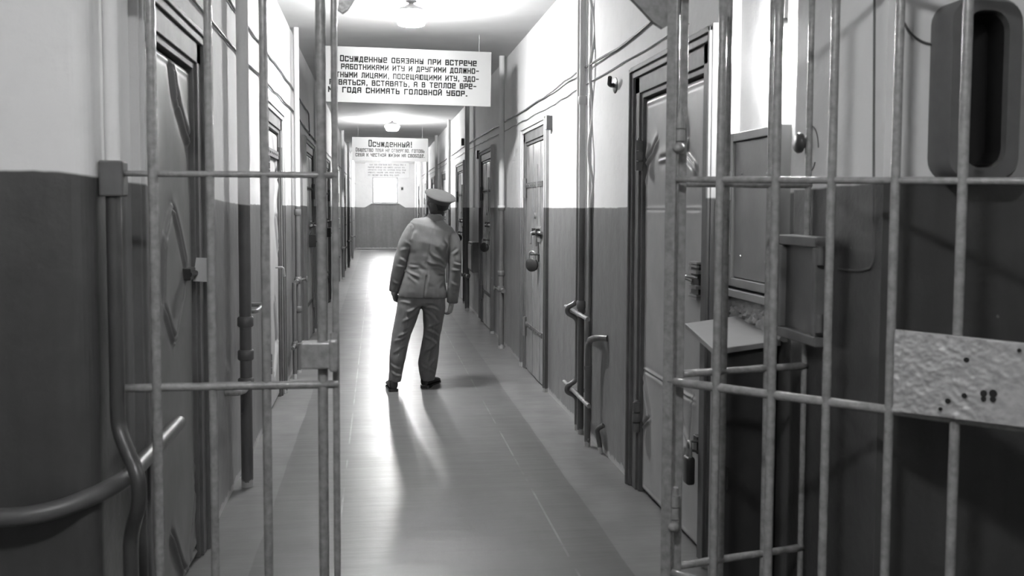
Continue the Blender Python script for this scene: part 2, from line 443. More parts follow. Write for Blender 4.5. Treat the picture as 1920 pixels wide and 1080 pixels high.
def hinge(root, X, y, z, h=.15, r=.018, mat=M_FRAME, d=.03):
    mb = MB()
    for k in range(3): mb.tube([(X(d), y, z - h / 2 + k * h / 3 + .003), (X(d), y, z - h / 2 + (k + 1) * h / 3 - .003)], r, 10)
    mb.tube([(X(d), y, z + h / 2), (X(d), y, z + h / 2 + .012)], [r * .7, r * .4], 8)
    return mb.build('hinge', mat, root, smooth=True)
def strap(root, X, ya, yb, z, mat=M_FRAME, h=.045):
    mb = MB().box(X(-.03), X(.014), ya, yb, z - h / 2, z + h / 2)
    n = max(3, int(abs(yb - ya) / .11))
    for k in range(n):
        y = ya + (yb - ya) * (k + .5) / n; mb.ell((X(.014), y, z), (.008, .011, .011), u=8, v=6)
    o = mb.build('strap', mat, root)
    k = MB(); e = max(ya, yb)
    k.tube([(X(.022), e, z - .12), (X(.022), e, z + .07)], .02, 10); k.build('hinge', mat, root, smooth=True); return o
def bolt_set(root, X, yc, z, mat=M_IRON):
    MB().box(X(-.03), X(.014), yc - .13, yc + .17, z - .07, z + .07, .004).build('bolt_plate', M_PLANK, root)
    mb = MB().tube([(X(.03), yc - .30, z + .02), (X(.03), yc + .16, z + .02)], .014, 10)
    mb.tube(fillet([(X(.03), yc + .02, z + .02), (X(.075), yc + .02, z + .02), (X(.078), yc + .02, z - .09)], .02), .009, 8)
    mb.build('bolt', M_STEEL, root, smooth=True)
    mb = MB()
    for q in (-.1, .12): mb.box(X(-.02), X(.052), yc + q - .015, yc + q + .015, z - .012, z + .055, .004)
    mb.build('bolt_guide', mat, root)
    mb = MB().box(X(-.02), X(.012), yc - .05, yc + .02, z - .25, z - .06, .003)
    mb.tube(fillet([(X(.0), yc - .06, z - .18), (X(.085), yc - .06, z - .18), (X(.085), yc + .03, z - .18), (X(0), yc + .03, z - .18)], .03), .008, 8)
    mb.build('hasp', mat, root, smooth=True)
def padlock(X, y, ztop, dx, r, label, group=None, mat=M_IRON, shape='round', h=.1):
    """hangs by its shackle; ztop is the top of the shackle"""
    root = thing('padlock', (X(dx), y, ztop - h - .075), label, 'padlock', group)
    zc = ztop - .075 - h / 2
    yaw = 48 if shape == 'round' else 0; cy_, sy_ = math.cos(R(yaw)), math.sin(R(yaw))
    if shape == 'round':
        mt = Matrix.Translation((X(dx), y, zc)) @ Matrix.Rotation(R(yaw), 4, 'Z') @ Matrix.Rotation(R(90), 4, 'Y')
        MB().lathe([(.001, -.02), (r * .8, -.02), (r, -.012), (r, .012), (r * .8, .02), (.001, .02)], mt, 20).build('lock_body', mat, root, smooth=True)
    else:
        MB().box(X(dx) - .02, X(dx) + .02, y - r, y + r, zc - h / 2, zc + h / 2, .012).build('lock_body', mat, root, smooth=True)
    a = r * .55
    pts = [(math.cos(t) * a, ztop - a - .008 + math.sin(t) * a) for t in np.linspace(math.pi, 0, 9)]
    pts = [(-a, zc + h * .3)] + pts + [(a, zc + h * .3)]
    pts = [(X(dx) - sy_ * q, y + cy_ * q, z) for q, z in pts]
    MB().tube(pts, .008, 8).build('shackle', M_STEEL, root, smooth=True)
    return root

# --- left side, nearest: crumpled tin door behind the gate
def pl_seg(pts, X, amp, wd):
    q = [on_x(a, b, X) for a, b in pts]
    return [(q[i][1], q[i][2], q[i + 1][1], q[i + 1][2], amp, wd) for i in range(len(q) - 1)]
XT = XL - .02
segs = pl_seg([(313, 90), (324, 190), (343, 245), (353, 268), (356, 345)], XT, .034, .022)
segs += pl_seg([(318, 388), (330, 430), (345, 500)], XT, .024, .016) + pl_seg([(318, 388), (303, 450), (301, 560)], XT, .02, .02)
segs += pl_seg([(304, 580), (321, 642), (342, 540)], XT, .024, .016) + pl_seg([(316, 1000), (340, 1078), (372, 1010)], XT, .03, .02)
segs += pl_seg([(366, 880), (360, 930), (345, 1070)], XT, -.03, .024) + pl_seg([(360, 870), (373, 890)], XT, .03, .03)
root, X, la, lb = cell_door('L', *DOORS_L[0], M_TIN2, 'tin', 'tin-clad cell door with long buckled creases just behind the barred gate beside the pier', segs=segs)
hinge(root, X, la + .0, 1.9); hinge(root, X, la, .45)
mb = MB().box(X(-.02), X(.02), 4.40, 4.56, 1.285, 1.335, .003).tube([(X(.015), 4.40, 1.31), (X(.03), 4.60, 1.31)], .012, 8)
mb.build('latch', M_IRON, root)
mt = Matrix.Translation((X(.05), 4.50, 1.325)) @ Euler((R(0), R(14), R(62))).to_matrix().to_4x4()
tg = MB().boxm((.004, .075, .105), mt).build('paper_tag', M_PAPER, root, label='white card tag hung on the latch')
# --- right side, nearest
XT = XR + .02
segs = pl_seg([(1285, 205), (1293, 262), (1283, 285), (1306, 312), (1312, 330)], XT, .024, .018)
segs += pl_seg([(1237, 262), (1228, 285), (1210, 310), (1214, 345)], XT, .024, .018) + pl_seg([(1283, 285), (1240, 300)], XT, .022, .018)
segs += pl_seg([(1212, 392), (1318, 392)], XT, .006, .012) + pl_seg([(1206, 690), (1307, 752)], XT, .016, .012)
segs += pl_seg([(1208, 700), (1222, 785), (1207, 800)], XT, .022, .015) + pl_seg([(1272, 720), (1282, 800), (1296, 840), (1303, 745)], XT, .026, .015)
segs += pl_seg([(1296, 840), (1270, 900)], XT, .026, .015)
root, X, la, lb = cell_door('R', *DOORS_R[0], M_TIN, 'tin', 'tin-clad cell door with dented upper sheet and padlock beside the recessed cabinet', segs=segs)
hinge(root, X, lb - .02, 1.89, .17, .022); hinge(root, X, lb - .02, .43, .17, .022)
lc = MB().box(X(-.06), X(.012), 4.385, 4.50, 1.205, 1.345, .003).build('lock_case', M_BLACK, root)
mb = MB()
for z in (1.35, 1.335, 1.20, 1.188): mb.box(X(-.02), X(.022), 4.385, 4.51, z - .005, z + .005)
for z in (1.31, 1.24): mb.box(X(-.02), X(.03), 4.37, 4.47, z - .008, z + .008)
mb.build('lock_bars', M_STEEL, lc)
MB().tube(fillet([(X(.012), 4.40, 1.285), (X(.055), 4.42, 1.29), (X(.055), 4.50, 1.28), (X(.012), 4.48, 1.265)], .03), .008, 8).build('lock_handle', M_STEEL, root, smooth=True)
MB().box(X(-.03), X(.012), 4.375, 4.43, .47, .55, .003).tube(fillet([(X(.0), 4.37, .53), (X(.045), 4.385, .53), (X(.045), 4.385, .49), (X(0), 4.37, .48)], .015), .006, 8).build('hasp', M_IRON, root)
padlock(X, 4.385, .535, .045, .036, 'tall padlock hanging on the nearest tin door beside the desk cabinet', shape='box', h=.13)
# --- right, plank doors
specs = [('heavy plank cell door with a round padlock between two pipe risers', 'R'),
         ('plank cell door beyond the single pipe riser with the valve', 'R'),
         ('cell door just past the wall box, right of the officer', 'R')]
for i in (1, 2, 3):
    root, X, la, lb = cell_door('R', *DOORS_R[i], M_PLANK, 'plank', specs[i - 1][0], outer=M_FRAME2, proud=.9)
    y0, y1 = DOORS_R[i]
    strap(root, X, la + .08, lb - .02, 1.82); strap(root, X, la + .08, lb - .02, .456)
    bolt_set(root, X, la + .30, 1.36)
    MB().tube([(X(.012), la + .36, 1.25), (X(.012), la + .36, 2.0)], .012, 8).build('drop_rod', M_STEEL, root, smooth=True)
    MB().lathe([(.001, .0), (.03, .0), (.03, .02), (.02, .028), (.001, .028)], Matrix.Translation((X(.0), la + .45, 1.53)) @ Matrix.Rotation(R(-90), 4, 'Y'), 16).build('peephole', M_STEEL, root)
    padlock(X, la + .27, 1.215, .072, .062, ['big round padlock on the plank door between the pipe risers', 'round padlock on the plank door beyond the single valved riser', 'round padlock on the door past the wall box'][i - 1], 'round padlocks on the plank doors', h=.11)
# --- left, second: tin door with a lever handle
segs = pl_seg([(507, 238), (517, 330), (520, 430)], XL - .02, .03, .03) + pl_seg([(523, 250), (512, 400), (519, 470)], XL - .02, .03, .03)
segs += pl_seg([(511, 560), (518, 640), (512, 700)], XL - .02, .03, .03)
root, X, la, lb = cell_door('L', *DOORS_L[1], M_TIN, 'tin', 'tin-clad cell door with a bent lever handle behind the gate bars', segs=segs, outer=M_FRAME2, proud=.9)
hinge(root, X, la, 1.9); hinge(root, X, la, .45)
MB().tube(fillet([(X(-.02), 8.2, 1.115), (X(.062), 8.2, 1.115), (X(.072), 8.2, 1.04)], .02), .009, 8).build('lever_handle', M_STEEL, root, smooth=True)
strap(root, X, la + .05, lb - .1, 2.02, h=.06)
# --- left, third and fourth
for i in (2, 3):
    root, X, la, lb = cell_door('L', *DOORS_L[i], M_PLANK, 'plank', ['cell door with a black lock box between the gate bars', 'cell door past the black-boxed door, seen by the gate edge bar'][i - 2], outer=M_FRAME2, proud=.9)
    MB().box(X(-.03), X(.08), lb - .62, lb - .45, 1.12, 1.27, .008).build('lock_box', M_BLACK, root)
    strap(root, X, la + .08, lb - .02, 1.82); strap(root, X, la + .08, lb - .02, .456)
    bolt_set(root, X, lb - .35, 1.36)
# --- the rest, far along both walls
for side, lst, nm in (('R', DOORS_R, 'right'), ('L', DOORS_L, 'left')):
    for i in range(4, len(lst)):
        root, X, la, lb = cell_door(side, *lst[i], M_PLANK, 'plank', 'far cell door, %s along the %s wall counted from the gate' % (ordinals[i], nm), outer=M_FRAME2, proud=.9)
        strap(root, X, la + .08, lb - .02, 1.82); strap(root, X, la + .08, lb - .02, .456)
        bolt_set(root, X, la + .30, 1.36)

# ------------------------------------------------------------------ pipes and wall fittings
def XRd(d): return XR - d
def XLd(d): return XL + d
def riser(label, X, y, r=.026, d=.06, valve=None, cpl=(), tee=True, group=None, zt=CEIL, z0=0):
    o = MB().tube([(X(d), y, z0), (X(d), y, zt)], r, 12).build('riser_pipe', M_PIPE, at=(X(d), y, z0), smooth=True)
    tag(o, label, 'pipe', group)
    for z in cpl:
        MB().tube([(X(d), y, z - .03), (X(d), y, z - .022), (X(d), y, z + .022), (X(d), y, z + .03)], [r * 1.15, r * 1.35, r * 1.35, r * 1.15], 12).build('coupling', M_PIPE, o, smooth=True)
    if valve is not None:
        mb = MB().ell((X(d), y, valve), (r * 1.5, r * 1.5, .045))
        mb.tube([(X(d), y + .16, valve + .005), (X(d), y - .22, valve - .005)], r * .8, 10)
        mb.tube([(X(d), y, valve), (X(d + .07), y, valve + .01)], .012, 8).ell((X(d + .08), y, valve + .01), (.012, .03, .03))
        mb.build('valve', M_PIPE, o, smooth=True)
    return o
# cluster between the first and second right-hand doors
thick = riser('thicker of the two close pipes beside the dented tin door', XRd, 6.86, .024, .045, cpl=(.92, 2.35))
o = MB().tube(fillet([(XRd(.045), 6.98, 0), (XRd(.045), 6.98, .245), (XRd(.119), 6.985, .28), (XRd(.119), 6.985, .32), (XRd(.045), 6.98, .365), (XRd(.045), 6.98, .81), (XRd(.119), 6.985, .85), (XRd(.119), 6.985, .89), (XRd(.045), 6.98, .93), (XRd(.045), 6.98, CEIL)], .04), .018, 12).build('riser_pipe', M_PIPE, at=(XRd(.045), 6.98, 0), smooth=True)
tag(o, 'thinner pipe that kinks round a cross rod, beside the thicker riser', 'pipe')
pts = []
for i in range(40):
    z = .12 + i * (CEIL - .12) / 39
    pts.append((XRd(.012 + (.018 * math.sin(i * .9) if z > 1.7 else 0)), 6.72 + (.03 * math.sin(i * .55) if z > 1.6 else 0), z))
tag(MB().tube(pts, .011, 8).build('conduit', M_PIPE, at=pts[0], smooth=True), 'thin wavering conduit beside the two close pipes', 'conduit')
for z0, ln in ((.87, .35), (.30, .40)):
    d = .085
    mb = MB().tube([(XRd(d), 6.86 + ln, z0 + .005), (XRd(d), 6.86 - ln * 1.2, z0 - .005)], .0155, 10)
    mb.tube([(XRd(d), 6.92, z0), (XRd(.003), 6.92, z0)], .014, 8)
    mb.build('carrier_rod', M_BAR, thick, smooth=True)
pts = fillet([(XRd(.07), 6.50, 0), (XRd(.07), 6.50, .72), (XRd(.055), 6.30, .76), (XRd(.0), 6.22, .765)], .14)
o = tag(MB().tube(pts, .021, 12).build('bent_pipe', M_PIPE, at=(XRd(.07), 6.5, 0), smooth=True), 'short pipe rising from the floor and bending into the wall by the two close pipes', 'pipe')
MB().tube([(XRd(.07), 6.50, .52), (XRd(.07), 6.50, .545)], .027, 12).build('coupling', M_PIPE, o, smooth=True)
tag(MB().tube(fillet([(XRd(.02), 6.30, 0), (XRd(.05), 6.30, .16), (XRd(.012), 6.27, .19)], .04), .016, 8).build('pipe_stub', M_PIPE, at=(XRd(.02), 6.3, 0), smooth=True), 'little stub of pipe at the floor behind the bent pipe', 'pipe')
riser('single wall pipe with a valve before the third right-hand door', XRd, 11.2, .032, .07, valve=.68, cpl=(.86, 1.6))
o = riser('wall pipe carrying a flat box near the officer', XRd, 15.4, .036, .08, valve=.55)
bx = thing('wall_box', (XR, 14.6, .62), 'flat grey box fixed to the wall near the officer right hand', 'box')
MB().box(XRd(-.01), XRd(.10), 14.35, 14.95, .66, 1.1, .01).build('case', M_FRAME, bx)
MB().box(XRd(.10), XRd(.112), 14.42, 14.88, .70, 1.06, .004).build('lid', M_HATCH, bx)
for i, y in enumerate((19.4, 23.6, 27.8, 32.0, 36.0)):
    riser('far wall pipe, %s beyond the officer along the right wall' % ordinals[i], XRd, y, .034, .07, valve=.7)
# left wall pipes
o = riser('wall pipe with ringed couplings between the two nearest left doors', XLd, 5.78, .034, .07, cpl=(.60, .76, .95))
MB().tube(fillet([(XLd(.004), 5.42, .61), (XLd(.07), 5.42, .61), (XLd(.09), 5.52, .60), (XLd(.09), 5.78, .60)], .05), .018, 10).build('bracket', M_BAR, o, smooth=True)
o = MB().tube(fillet([(XLd(.0), 6.05, .98), (XLd(.10), 6.05, .98), (XLd(.10), 6.42, .985), (XLd(.0), 6.42, .985)], .025), .013, 8).build('grab_rail', M_BAR, at=(XLd(0), 6.2, .98), smooth=True)
tag(o, 'bent grab bar fixed to the left wall past the ringed pipe', 'rail')
riser('wall pipe with two valves between the second and third left doors', XLd, 9.75, .026, .06, valve=.9, cpl=(.62, 1.55))
o = riser('lower pipe with a tap beside the two-valve pipe', XLd, 9.40, .02, .05, valve=.32, zt=.9)
for i, y in enumerate((13.9, 18.2, 22.5, 26.8, 31.0)):
    riser('far left wall pipe, %s beyond the third left door' % ordinals[i], XLd, y, .034, .07, valve=.7)
# handrail pipe round the pier
P0 = on_y(-60, 960, 2.93)
pts = fillet([(-1.75, 2.925, .715), (-.93, 2.925, .725), (-.755, 3.06, .775), (-.745, 3.86, .785)], .16, 10)
o = tag(MB().tube(pts, .027, 16).build('pipe_rail', M_RAIL, at=(-.9, 2.925, .72), smooth=True), 'thick pipe bent round the corner of the pier behind the gate post', 'pipe')
for yy, xx in ((2.925, -1.5),):
    MB().tube([(xx, yy, .717), (xx, YPL + .02, .717)], .015, 8).build('bracket', M_BAR, o)
MB().tube([(-.745, 3.7, .784), (XL - .02, 3.7, .784)], .015, 8).build('bracket', M_BAR, o)

# cables along the walls
def cable(label, pts, r=.008, mat=M_CABLE, wob=.007, group=None):
    out = []
    for a, b in zip(pts[:-1], pts[1:]):
        n = max(2, int((Vector(b) - Vector(a)).length / .25))
        for k in range(n):
            p = Vector(a).lerp(Vector(b), k / n)
            if out: p += Vector((0, random.uniform(-.01, .01), random.uniform(-wob, wob)))
            out.append(p)
    r *= .65
    out.append(Vector(pts[-1]))
    return tag(MB().tube(out, r, 6).build('wall_cable', mat, at=out[0], smooth=True), label, 'cable', group)
cable('twisted dark cable sagging along the right wall above the cell doors', [(XRd(.012), 5.2, 2.60), (XRd(.012), 6.0, 2.57), (XRd(.03), 6.86, 2.58), (XRd(.012), 9, 2.57), (XRd(.012), 11.1, 2.58), (XRd(.012), 15.4, 2.62), (XRd(.012), 38.9, 2.62)], .012)
cable('thin lower cable along the right wall brushing the plank door frames', [(XRd(.008), 4.6, 2.47), (XRd(.008), 8.4, 2.46), (XRd(.008), 10.2, 2.47), (XRd(.008), 15.4, 2.52), (XRd(.008), 38.9, 2.53)], .006)
cable('higher dark cable along the left wall', [(XLd(.012), 3.1, 2.78), (XLd(.012), 5.9, 2.73), (XLd(.012), 9.7, 2.75), (XLd(.012), 12.2, 2.72), (XLd(.012), 12.3, 2.46)], .011)
cable('lower dark cable along the left wall over the door frames', [(XLd(.012), 3.1, 2.53), (XLd(.012), 6.0, 2.50), (XLd(.012), 9.7, 2.53), (XLd(.012), 13.2, 2.48), (XLd(.012), 38.9, 2.5)], .011)

# small switches and hooks on the right wall
for y, z, lb_ in ((16.9, 2.71, 'small dark call box high on the wall above the fourth right door'), (14.28, 2.36, 'small dark switch beside the third right door frame'), (8.36, 2.32, 'small dark bracket at the top corner of the padlocked plank door')):
    o = MB().box(XRd(-.01), XRd(.05), y - .05, y + .05, z - .06, z + .06, .01).build('switch_box', M_BAKE, at=(XR, y, z)); tag(o, lb_, 'switch')
o = tag(MB().tube(fillet([(XRd(-.02), 6.08, 2.36), (XRd(.04), 6.08, 2.36), (XRd(.05), 6.02, 2.40)], .02), .014, 8).ell((XRd(0), 6.08, 2.36), (.012, .06, .05)).build('wall_hook', M_IRON, at=(XR, 6.08, 2.36)), 'broken dark hook in the wall between the pipes and the dented tin door', 'hook')
o = tag(MB().box(.95, 1.03, YEND - .04, YEND + .01, 2.28, 2.38).build('switch_box', M_BAKE, at=(.99, YEND, 2.33)), 'small dark box on the end wall beside the bright window', 'switch')

# ------------------------------------------------------------------ ceiling lamps
def lamp(x, y, label, mat, group='ceiling lamps'):
    root = thing('ceiling_lamp', (x, y, 3.09), label, 'lamp', group)
    T = Matrix.Translation((x, y, 0))
    MB().lathe([(.001, CEIL), (.045, CEIL), (.045, CEIL - .012), (.022, CEIL - .02), (.022, 3.272), (.03, 3.268), (.10, 3.235), (.115, 3.215), (.112, 3.207), (.001, 3.207)], T, 24).build('lamp_cap', M_CAP, root, smooth=True)
    MB().lathe([(.001, 3.206), (.105, 3.206), (.143, 3.19), (.146, 3.178), (.108, 3.104), (.09, 3.097), (.001, 3.097)], T, 24).build('lamp_glass', mat, root, smooth=True)
    return root
lamp(.29, 8.35, 'glowing bowl lamp on the ceiling just before the big notice', M_BOWL)
lamp(.31, 19.7, 'glowing bowl lamp on the ceiling in front of the middle notice', M_BOWL)
lamp(.33, 29.6, 'far glowing bowl lamp hidden behind the middle notice', M_BOWL)
lamp(.33, 35.6, 'farthest bowl lamp, hidden by the notice in front of the end window', M_BOWL)
lamp(-.15, .55, 'bowl lamp on the vestibule ceiling above the photographer', M_BOWLV)

# ------------------------------------------------------------------ notices
G = {  # block letters on a 4 x 6 grid: polylines
 'а': [[(0, 0), (0, 5), (1, 6), (4, 6), (4, 0)], [(0, 2.8), (4, 2.8)]], 'б': [[(4, 6), (0, 6), (0, 0), (4, 0), (4, 3.3), (0, 3.3)]],
 'в': [[(0, 0), (0, 6), (3.6, 6), (3.6, 3.3), (4, 3), (4, 0), (0, 0)], [(0, 3.2), (3.6, 3.2)]], 'г': [[(0, 0), (0, 6), (4, 6)]],
 'д': [[(-.3, -1), (-.3, 0), (4.3, 0), (4.3, -1)], [(.6, 0), (1.2, 6), (3.7, 6), (3.7, 0)]], 'е': [[(4, 0), (.6, 0), (0, .6), (0, 5.4), (.6, 6), (4, 6), (4, 3), (0, 3)]],
 'ж': [[(2.2, 0), (2.2, 6)], [(0, 6), (.3, 4), (1.2, 3), (.3, 2), (0, 0)], [(4.4, 6), (4.1, 4), (3.2, 3), (4.1, 2), (4.4, 0)], [(1.2, 3), (3.2, 3)]],
 'з': [[(0, 6), (4, 6), (4, 3.4), (3.4, 3), (4, 2.6), (4, 0), (0, 0)], [(1.4, 3), (3.4, 3)]], 'и': [[(0, 6), (0, 0)], [(0, .6), (4, 5.4)], [(4, 6), (4, 0)]],
 'й': [[(0, 6), (0, 0)], [(0, .6), (4, 5.4)], [(4, 6), (4, 0)], [(1, 7.2), (3, 7.2)]], 'к': [[(0, 0), (0, 6)], [(0, 3), (1.6, 3), (3.8, 4.6), (3.8, 6)], [(1.6, 3), (4, 1.4), (4, 0)]],
 'л': [[(0, 0), (.9, .6), (.9, 6), (4, 6), (4, 0)]], 'м': [[(0, 0), (0, 6), (2.3, 2.4), (4.6, 6), (4.6, 0)]], 'н': [[(0, 0), (0, 6)], [(4, 0), (4, 6)], [(0, 3), (4, 3)]],
 'о': [[(.5, 0), (0, .5), (0, 5.5), (.5, 6), (3.5, 6), (4, 5.5), (4, .5), (3.5, 0), (.5, 0)]], 'п': [[(0, 0), (0, 6), (4, 6), (4, 0)]],
 'р': [[(0, 0), (0, 6), (4, 6), (4, 2.7), (0, 2.7)]], 'с': [[(4, 4.8), (4, 6), (.5, 6), (0, 5.5), (0, .5), (.5, 0), (4, 0), (4, 1.2)]], 'т': [[(0, 6), (4, 6)], [(2, 6), (2, 0)]],
 'у': [[(0, 6), (0, 3.2), (4, 3.2)], [(4, 6), (4, 0), (.4, 0)]], 'ч': [[(0, 6), (0, 3), (4, 3)], [(4, 6), (4, 0)]], 'ц': [[(0, 6), (0, 0), (4.5, 0), (4.5, -1)], [(3.7, 0), (3.7, 6)]],
 'щ': [[(0, 6), (0, 0), (5.4, 0), (5.4, -1)], [(2.4, 0), (2.4, 6)], [(4.8, 0), (4.8, 6)]], 'ы': [[(0, 6), (0, 0), (2.8, 0), (2.8, 3.2), (0, 3.2)], [(4.4, 0), (4.4, 6)]],
 'ь': [[(0, 6), (0, 0), (3.8, 0), (3.8, 3.2), (0, 3.2)]], 'ю': [[(0, 0), (0, 6)], [(0, 3), (1.5, 3)], [(1.5, 0), (1.5, 6), (4.8, 6), (4.8, 0), (1.5, 0)]],
 'я': [[(4, 0), (4, 6), (0, 6), (0, 2.8), (4, 2.8)], [(2, 2.8), (0, 0)]], '.': [[(.3, 0), (1, 0)]], ',': [[(.7, .4), (.7, -.9)]], '-': [[(.3, 3), (3.2, 3)]], '!': [[(1, 7.2), (1, 3)], [(1, .4), (1, 0)]],
}
def glyph_w(ch): return 2.4 if ch == ' ' else max(p[0] for l in G[ch] for p in l)
def letters(mb, text, x0, x1, z, h, y, t, wt=1.75, cap=1.0):
    """text fitted between x0 and x1 with the baseline at z, standing off the board face at y; cap: scale of the first letter"""
    gap = 2.75; tot = sum(glyph_w(c) + gap for c in text) - gap
    ux = (x1 - x0) / tot; uz = h / 6; x = x0; th = ux * wt
    for i, ch in enumerate(text):
        k = cap if i == 0 else 1.0
        for l in (G[ch] if ch != ' ' else []):
            P = [(x + a * ux, z + b * uz * k) for a, b in l]
            for (ax, az), (bx, bz) in zip(P[:-1], P[1:]):
                dx, dz = bx - ax, bz - az; ln = math.hypot(dx, dz)
                if ln < 1e-6: continue
                mt = Matrix.Translation(((ax + bx) / 2, y - .001, (az + bz) / 2)) @ Matrix.Rotation(-math.atan2(dz, dx), 4, 'Y')
                mb.boxm((ln + th, .002, th * t), mt)
        x += (glyph_w(ch) + gap) * ux
def notice(label, x0, x1, z0, z1, y, lines, ink, tilt=0.0, name='notice_board', board=None):
    root = thing(name, ((x0 + x1) / 2, y, z0), label, 'sign')
    MB().box(x0, x1, y, y + .012, z0, z1, .002).build('board', board or M_SIGN, root)
    mb = MB()
    for L_ in lines: letters(mb, L_[0], L_[1], L_[2], L_[3], L_[4], y, *L_[5:])
    mb.build('lettering', ink, root, label='dark block lettering')
    for x in (x0 + .12, x1 - .12):
        MB().tube([(x, y + .018, z0 + .05), (x, y + .018, CEIL)], .0012, 6).build('hanger', M_CEIL, root)
    root.rotation_euler = (0, R(tilt), 0)
    return root
SY = 9.8
def sx(px, py): q = on_y(px, py, SY); return q[0], q[2]
rows = [('осужденные обязаны при встрече', 637.5, 115.5, 891.5, 124, 1.15), ('с работниками иту и другими должно-', 625, 130, 896, 138.2, 1), ('стными лицами, посещающими иту, здо-', 622, 145.5, 896, 153, 1),
        ('роваться, вставать, а в теплое вре-', 618, 159.5, 891.5, 166.8, 1), ('мя года снимать головной убор.', 616, 173, 875, 181, 1)]
L1 = []
for t, xa, ya, xb, yb, cp in rows:
    (a, za), (b, zb) = sx(xa, ya), sx(xb, yb)
    L1.append((t, a, b, (za + zb) / 2 + .006, .043, 1.0, 1.75, cp))
notice('big white notice of five printed lines hung across the corridor nearest the gate', -.505, 1.115, 2.603, 3.135, SY, L1, M_INK, tilt=.8)
SY = 21.0
def fit(t, xa, ya, xb, yb, h, wt=1.0, cp=1.0):
    (a, za), (b, zb) = sx(xa, ya), sx(xb, yb); return (t, a, b, (za + zb) / 2, h, 1.0, wt, cp)
notice('middle white notice with a big exclamation heading hung below the second lamp', -.5, 1.07, 2.565, 3.05, SY,
       [fit('осужденный!', 691.5, 275, 771, 275, .085, 1.8, 1.45), fit('общество тебя не отвергло. готовь', 667, 284, 795, 286, .06, 1.7, 1.2), fit('себя к честной жизни на свободе.', 667, 293, 796, 295, .06, 1.7, 1)], M_INK, tilt=.6, board=M_SIGN2)
SY = 32.0
mb = MB(); rnd = random.Random(3)
root = thing('notice_board', (.33, SY, 2.57), 'farthest white notice with faint small print above the end window', 'sign')
MB().box(-.36, 1.03, SY, SY + .012, 2.55, 3.02, .002).build('board', M_SIGN3, root)
for k in range(5):
    z = 2.93 - k * .082; x = -.26 + (.05 if k == 0 else 0); xe = .92 - (.2 if k == 4 else .03 * (k % 2))
    while x < xe:
        n = rnd.randint(3, 9)
        for _ in range(n):
            if x < xe: mb.box(x, x + .008, SY - .002, SY, z, z + .045); mb.box(x, x + .018, SY - .002, SY, z + rnd.choice((0, .02, .037)), z + .008 + rnd.choice((0, .02, .037)))
            x += .03
        x += .035
mb.build('lettering', M_INK2, root, label='illegible faint print')['kind'] = 'stuff'
for x in (-.2, .9): MB().tube([(x, SY + .018, 2.6), (x, SY + .018, CEIL)], .0012, 6).build('hanger', M_CEIL, root)

# ------------------------------------------------------------------ the barred gate
GY = 3.1
TOPZ = 2.34
mb = MB().box(XL + .005, XR - .005, GY + .005, GY + .055, TOPZ, TOPZ + .05, .004)
gf = thing('fixed_grille', (.33, GY, 0), 'fixed grey iron grille with gusseted corners on both sides of the open gateway', 'grille')
mb.build('top_rail', M_BAR, gf)
# post by the left wall: bowed round the pipe rail
xp = XL + .035
pts = fillet([(xp + .03, GY, 0), (xp + .03, GY, .60), (xp + .075, GY - .075, .72), (xp + .075, GY - .075, .80), (xp, GY, .93), (xp, GY, TOPZ)], .05)
o = MB().tube(pts, .022, 12).build('post', M_PIPE, gf, smooth=True)
MB().box(XL + .002, XL + .07, GY - .035, GY + .035, 1.63, 1.735, .006).build('lug', M_FRAME, o)
MB().box(.958, .985, GY - .005, GY + .03, 0, TOPZ, .004).build('post', M_BAR, gf)
def gusset(xs, name='gusset'):
    mb = MB()
    f = [mb.bm.verts.new((x, GY + .01, z)) for x, z in xs]; b = [mb.bm.verts.new((x, GY + .035, z)) for x, z in xs]
    mb.face(f[::-1]); mb.face(b)
    for i in range(len(xs)): mb.face([f[i], f[(i + 1) % len(xs)], b[(i + 1) % len(xs)], b[i]])
    mb.build(name, M_BAR, gf)
gusset([(-.10, TOPZ), (-.115, 2.20), (-.10, 2.19), (-.085, 2.20), (-.06, 2.235), (-.01, 2.30), (.05, TOPZ)])
gusset([(.70, TOPZ), (.76, 2.30), (.82, 2.245), (.875, 2.19), (.905, 2.172), (.935, 2.19), (.975, 2.25), (1.02, 2.30), (1.08, TOPZ)])

gl = gf
def bar_at(p, z0, z1, r, par, name='bar', lean=(0, 0), wob=.04):
    pts = line((p[0], p[1], z0), (p[0] + lean[0], p[1] + lean[1], z1), 14)
    return MB().tube(pts, r, 12, wob=wob).build(name, M_BAR, par, smooth=True, auto=False)
for px, r, dy in ((290, .0145, -.012), (396, .0125, 0), (498, .0135, 0), (604, .0155, .0)):
    q = on_y(px, 500, GY + dy); bar_at(q, .1, TOPZ + .01, r, gl)
q = on_y(629, 500, GY); bar_at((q[0], q[1] + .0), .1, TOPZ + .01, .0105, gl, 'edge_bar')
for z in (1.698, 1.055, .41):
    MB().tube(line((XL + .06, GY - .006, z), (q[0] + .006, GY - .004, z), 10), .0095 if z > 1.5 else .0125, 10, wob=.06).build('rail', M_BAR, gl, smooth=True, auto=False)
sb = MB().box(-.232, -.135, GY - .045, GY + .02, 1.108, 1.19, .006).build('strike_box', M_BAR, gl)
mb = MB().box(-.145, -.118, GY - .055, GY + .03, 1.10, 1.20, .008)
mb.tube(line((-.13, GY - .02, 1.19), (-.13, GY - .02, 1.215), 2), .013, 8)
mb.build('strike_lip', M_BAR, sb)

gr = gf
PA, PB = Vector((.98, 3.115)), Vector((1.465, 3.235))
pn = (-(PB - PA).y, (PB - PA).x, 0)
for px in (1358, 1438, 1509):
    q = on_plane(px, 640, (PA.x, PA.y, 0), pn); bar_at(q, .1, TOPZ + .01, .0105, gr)
for z in (1.682, 1.062, .425): MB().tube(line((PA.x, PA.y, z), (PB.x, PB.y, z), 8), .0125, 10, wob=.08).build('rail', M_BAR, gr, smooth=True, auto=False)

